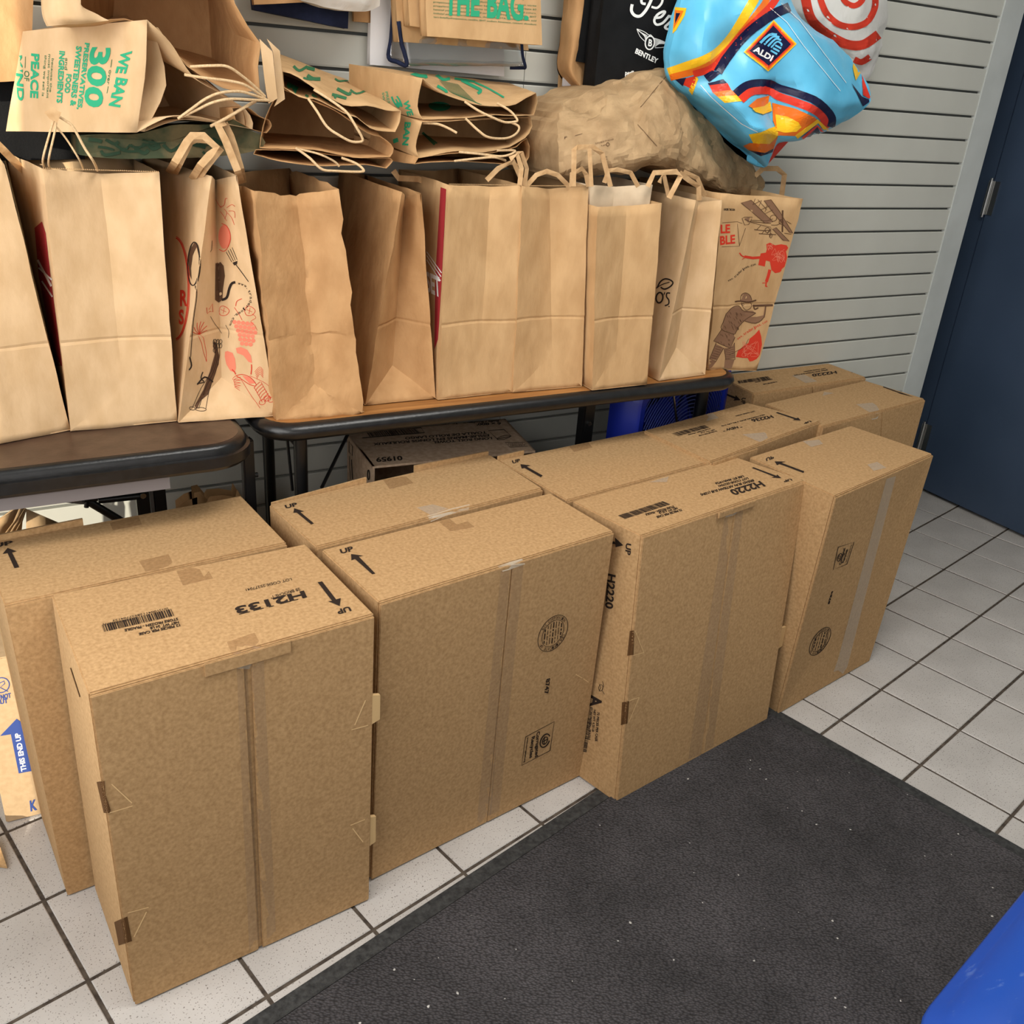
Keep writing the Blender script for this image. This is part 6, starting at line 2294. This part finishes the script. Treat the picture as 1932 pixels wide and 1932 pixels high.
q(lambda i_: i_.line([(1345, -60), (1352, 0), (1400, 110), (1500, 200), (1630, 222), (1740, 175), (1800, 60), (1800, -40)], 52, smooth=5))
q(lambda i_: i_.line([(1230, -60), (1235, 20), (1280, 160), (1400, 275), (1560, 362), (1700, 370), (1830, 285)], 78, smooth=5))
q(lambda i_: i_.line([(1520, -40), (1560, 20), (1630, 48), (1690, 10), (1710, -50)], 46, smooth=5))
q(lambda i_: i_.line([(1630, 490), (1690, 512), (1760, 470)], 50, smooth=4))
ink_l(tg, lambda i_: (i_.text('REUSE', (1020, 22), (1100, -18), (8, 14), False)), 'ink_crimson', z, 0, 'small_print')

# --- black bags
bk2 = hang_bag('tote_bag', 'plain black bag hanging just behind the lettered black bag', (1118, -100), (1260, -100), (1240, 135), (1086, 116), -.10, .03, 'black_bag', seed=102)
bk1 = hang_bag('tote_bag', 'black bag with white winged emblem and script lettering, behind the sky-blue tote', (1150, -100), (1300, -100), (1276, 200), (1120, 172), -.155, .045, 'black_bag', .001, seed=101)
z = (1040, 0, 7.43)
ink_l(bk1, lambda i_: (i_.text('BENTLEY', (1168, 742), (1478, 892), (22, -66)),
                       i_.text('perillo.com', (1030, 1050), (1300, 1058), (4, -60))), 'ink_white', z, 0, 'white_lettering')
ink_l(bk1, lambda i_: (i_.line([(1130, 60), (1120, 150), (1165, 215), (1240, 225), (1310, 160), (1370, 60), (1420, -60)], 42, smooth=5),
                       i_.line([(1260, -40), (1265, 40), (1320, 55)], 36, smooth=4),
                       i_.line([(1400, 95), (1480, 110), (1545, 40), (1560, -50)], 32, smooth=5),
                       i_.line([(1435, 250), (1530, 240), (1590, 170), (1555, 165), (1480, 210), (1440, 290), (1475, 345), (1560, 320), (1640, 230), (1650, 210)], 34, smooth=5),
                       i_.line([(1640, 235), (1690, 230), (1720, 250), (1650, 320), (1590, 380), (1640, 410), (1700, 380)], 34, smooth=5)), 'ink_white', z, 0, 'script_lettering')


def wings(i_):
    i_.ell((1378, 600), (62, 16), (-18, 92), 18, 30)
    i_.text('B', (1352, 640), (1405, 652), (12, -92))
    for k_ in range(9):
        t = k_ / 8
        i_.line([(1195 + 10 * t, 405 + 18 * t), (1260 + 40 * t, 455 + 50 * t), (1345 - 30 * t, 500 + 80 * t)], 6, smooth=3)
        i_.line([(1620 - 8 * t, 605 + 14 * t), (1530 - 20 * t, 575 + 40 * t), (1425 + 22 * t, 540 + 120 * t)], 6, smooth=3)
    i_.line([(1195, 405), (1290, 440), (1370, 495)], 9, smooth=3)
    i_.line([(1620, 605), (1520, 560), (1430, 535)], 9, smooth=3)
    i_.line([(1195, 405), (1240, 510), (1320, 590)], 8, smooth=3)
    i_.line([(1620, 605), (1580, 660), (1450, 670)], 8, smooth=3)
    i_.line([(1365, 500), (1390, 488), (1440, 545)], 10, smooth=3)


ink_l(bk1, wings, 'ink_white', z, 0, 'winged_emblem')
# brown paper behind the black bags
bp = sheet('paper_bag', 'crumpled kraft bag hanging at the left of the black bags', [[(1072, -80, -.07), (1090, -80, -.09), (1116, -80, -.09), (1130, -80, -.07)],
                                                                             [(1072, 0, -.07), (1090, 20, -.095), (1104, 30, -.095), (1118, 20, -.07)],
                                                                             [(1066, 70, -.07), (1080, 80, -.10), (1092, 84, -.10), (1110, 80, -.08)],
                                                                             [(1062, 128, -.07), (1074, 132, -.10), (1086, 128, -.10), (1112, 126, -.08)],
                                                                             [(1092, 168, -.08), (1098, 170, -.10), (1104, 172, -.10), (1126, 168, -.08)]], -.05, 'paper_brown', .003, 18, 111)
wp = hang_bag('paper_card', 'white card sheet hanging beside the crumpled kraft bag', (1080, -80), (1130, -80), (1118, 170), (1062, 166), -.055, .004, 'white_paper', 0.0004, seed=112, cat='card')
tn = hang_bag('paper_card', 'tan card board hanging behind the white card sheet', (1072, -80), (1135, -80), (1118, 225), (1051, 218), -.045, .006, 'card', 0.0004, seed=113, cat='card')

# --- hanging bags at top centre
tb1 = hang_bag('paper_bag', 'foremost hanging bag lettered THE BAG. in green', (798, -90), (1017, -90), (1022.6, 85.3), (806, 68), -.15, .03, 'paper', .0012, seed=121)
tb2 = hang_bag('paper_bag', 'plain kraft bag hanging behind the one lettered THE BAG.', (764, -90), (960, -90), (980, 76), (773, 48.7), -.115, .03, 'paper', .0015, seed=122)
tb3 = hang_bag('paper_bag', 'rearmost of the hanging kraft bags, lower edge over the clear bag', (742, -90), (985, -90), (996, 95), (751, 78.7), -.085, .025, 'paper', .0025, seed=123)
z = (680, 0, 4.83)
ink_l(tb1, lambda i_: i_.text('THE', (765, 128), (1082, 140), (8, -240)).text('BAG', (1150, 150), (1480, 178), (8, -250)).ell((1508, 165), (22, 0), (0, 22)), 'ink_green', z, 1, 'green_lettering')
WORDS = ['sodium benzoate, calcium disodium', 'propionate, cyclamates, sodium', 'propylene glycol, sodium nitrite', 'benzoyl peroxide, polysorbate 60', 'isobutyl paraben, certified colors,', 'tert-butylhydroquinone, vanillin, BHT', 'disodium EDTA, thiodipropionic acid']
ink_l(tb1, lambda i_: [i_.text((WORDS[k_ % 7] + ' ' + WORDS[(k_ + 2) % 7]), (662, 30 + k_ * 34 - 40), (1600, 100 + k_ * 34 - 40), (2, -15), False) for k_ in range(6)], 'ink_green_dark', z, 0, 'small_print')
wt = hang_bag('paper_bag', 'white bag hanging flat on the wall behind the clear bag', (702, -90), (950, -90), (951, 144), (697.6, 122), -.03, .015, 'white_paper', .0008, seed=124)
# clear bag with navy piping
cb = root('clear_bag', tuple(P(860, 120, -.07)), 'clear vinyl bag with navy piping hanging behind the kraft bags', 'bag')
f = [P(757, 60, -.085), P(984, 70, -.085), P(990, 126, -.085), P(767, 124, -.085)]
k = [P(742, 0, -.05), P(980, 20, -.05), P(985, 118, -.05), P(733, 110, -.05)]
b = MB()
panel(b, f[3], f[2], f[1], f[0], 20, 8, .003, 24, 131)
panel(b, k[3], f[3], f[0], k[0], 4, 8, .002, 24, 131)
panel(b, k[3], k[2], f[2], f[3], 20, 4, .004, 30, 131)
mesh_obj('bag_body', b.v, b.f, M['film'], cb, smooth=30, weld=True, thick=0.0004)
b = MB()
b.tube(catmull([P(742, -90, -.05), P(742, 0, -.05), P(738, 70, -.05), P(733, 108, -.05), P(750, 117, -.068), P(767, 123, -.085), P(763, 100, -.085), P(757, 80, -.085), P(752, 40, -.085)], 5), 0.0042, 8)
b.build('piping', M['navy_cloth'], cb, smooth=60)
b = MB()
b.tube(catmull([P(984, 80, -.085), P(986, 105, -.085), P(991, 126, -.085), P(985, 128, -.075), P(962, 128, -.06)], 5), 0.0034, 8)
b.build('piping', M['navy_cloth'], cb, smooth=60)
# navy bag, white film bag and kraft pieces at top left of centre
nv = hang_bag('cloth_bag', 'dark navy cloth bag hanging flat against the wall at top centre-left', (470, -90), (664, -90), (656, 54.6), (480, 18), -.05, .02, 'navy_cloth', .002, seed=141)
wf = sheet('plastic_bag', 'white plastic bag bottom hanging over the navy cloth bag',
           [[(540, -90, -.09), (580, -90, -.12), (640, -90, -.13), (690, -90, -.12), (722, -90, -.09)],
            [(545, -30, -.09), (590, -25, -.13), (645, -20, -.14), (690, -20, -.13), (718, -20, -.09)],
            [(564, 0, -.09), (606, 11.6, -.12), (648, 22, -.12), (688, 21, -.11), (716, 11, -.09)]], -.065, 'white_film', .004, 18, 142, 6)
kp_ = hang_bag('paper_bag', 'kraft bag corner hanging above the navy cloth bag', (470, -90), (590, -90), (581, 4), (479, 9), -.085, .012, 'paper_brown', .001, seed=143)
kq = hang_bag('paper_bag', 'small dark kraft bag edge between the white bag and the clear bag', (664, -90), (742, -90), (742, 47), (668, 40), -.022, .008, 'paper_brown', .0006, seed=144)

# --- scrunched bags on the floor under the left table
pb = root('paper_bag', (-2.70, -.25, .367), 'folded stack of kraft bags on the small cream carton, peeking over the far left carton', 'bag')
b = MB()
ypb = -.30
cols = [[(-30, 1010), (-10, 985), (35, 953)], [(5, 1010), (24, 985), (37, 955)], [(15, 1008), (30, 984), (46, 958)], [(26, 1006), (38, 984), (48, 959)], [(40, 1004), (42, 984), (50, 960)]]
prev = None
for c_i, c_ in enumerate(cols):
    w_ = [P(p[0], p[1], ypb + .012 * c_i) for p in c_]
    if prev:
        n0 = len(b.v)
        b.add(prev + w_, [(0, 1, 4, 3), (1, 2, 5, 4)])
    prev = w_
w_ = [P(50, 1004, ypb + .05), P(50, 960, ypb + .05), P(120, 990, ypb + .12), P(120, 1004, ypb + .12)]
b.add(w_, [(0, 1, 2, 3)])
low_ = [Vector((p.x, p.y + .02, .367)) for p in (P(-30, 1010, ypb), P(120, 1004, ypb + .12))]
b.add([P(-30, 1010, ypb), P(50, 1004, ypb + .05), P(120, 1004, ypb + .12), low_[1], low_[0]], [(0, 1, 2, 3, 4)])
mesh_obj('bag_body', b.v, b.f, M['paper_tan'], pb, smooth=20, thick=0.0015)
pc = root('paper_bag', tuple(onz(400, 960, .0)), 'crumpled dark kraft bag on the floor below the left table end', 'bag')
b = MB()
yq = -.16
for seq in ([(335, 958), (352, 945), (372, 938), (366, 930), (378, 927), (392, 944)], [(390, 946), (396, 936), (420, 934), (444, 938), (447, 923), (455, 936)]):
    w_ = [P(p[0], p[1], yq) for p in seq]
    d_ = [Vector((p.x, p.y + .02, .25)) for p in w_]
    n = len(w_)
    b.add(w_ + d_, [(i_, i_ + 1, n + i_ + 1, n + i_) for i_ in range(n - 1)])
    e_ = [p + Vector((.01, .08, -.02)) for p in w_]
    d2 = [Vector((p.x, p.y, .25)) for p in e_]
    b.add(e_ + d2, [(i_, i_ + 1, n + i_ + 1, n + i_) for i_ in range(n - 1)])
x0_, x1_ = min(v.x for v in b.v), max(v.x for v in b.v)
b.box((x0_ + .01, yq + .01, .002), (x1_ - .01, yq + .1, .26))
mesh_obj('bag_body', b.v, b.f, M['paper_brown'], pc, smooth=20, thick=0.001)

# ================================================================== BLUE BIN
bz = 0.45
e0, e1_ = onz(1722, 1932, bz), onz(1932, 1677, bz)
dx = (e1_ - e0).normalized()
nx = Vector((dx.y, -dx.x, 0))
bin_r = root('plastic_bin', tuple((e0 + e1_) / 2 + nx * .25 - Vector((0, 0, bz))), 'scuffed blue plastic bin with a rounded lid rim at the lower right corner', 'bin')
base_c = e0 - dx * 0.05


def ring_at(inset, z_, rr):
    pts = round_rect(0, 0.62, 0, 0.46, rr, 8)
    out = []
    for (a_, c_) in pts:
        a2 = 0.31 + (a_ - 0.31) * (0.31 - inset) / 0.31
        c2 = 0.23 + (c_ - 0.23) * (0.23 - inset) / 0.23
        out.append(base_c + dx * a2 + nx * c2 + Vector((0, 0, z_ - bz)))
    return out


rings = [ring_at(0.012, bz - .02, .09), ring_at(0.002, bz - .018, .09), ring_at(0.0, bz - .006, .09), ring_at(0.003, bz, .09), ring_at(0.012, bz + .003, .09),
         ring_at(0.016, bz + .010, .09), ring_at(0.035, bz + .022, .09), ring_at(0.06, bz + .03, .1), ring_at(0.085, bz + .026, .1), ring_at(0.11, bz + .012, .1), ring_at(0.15, bz + .004, .1), ring_at(0.2, bz + .003, .1)]
ringed(rings).build('lid', M['bin'], bin_r, smooth=50)
rings = [ring_at(0.06, 0.004, .07), ring_at(0.05, 0.03, .07), ring_at(0.02, bz - .02, .09)]
ringed(rings).build('bin_body', M['bin'], bin_r, smooth=50)
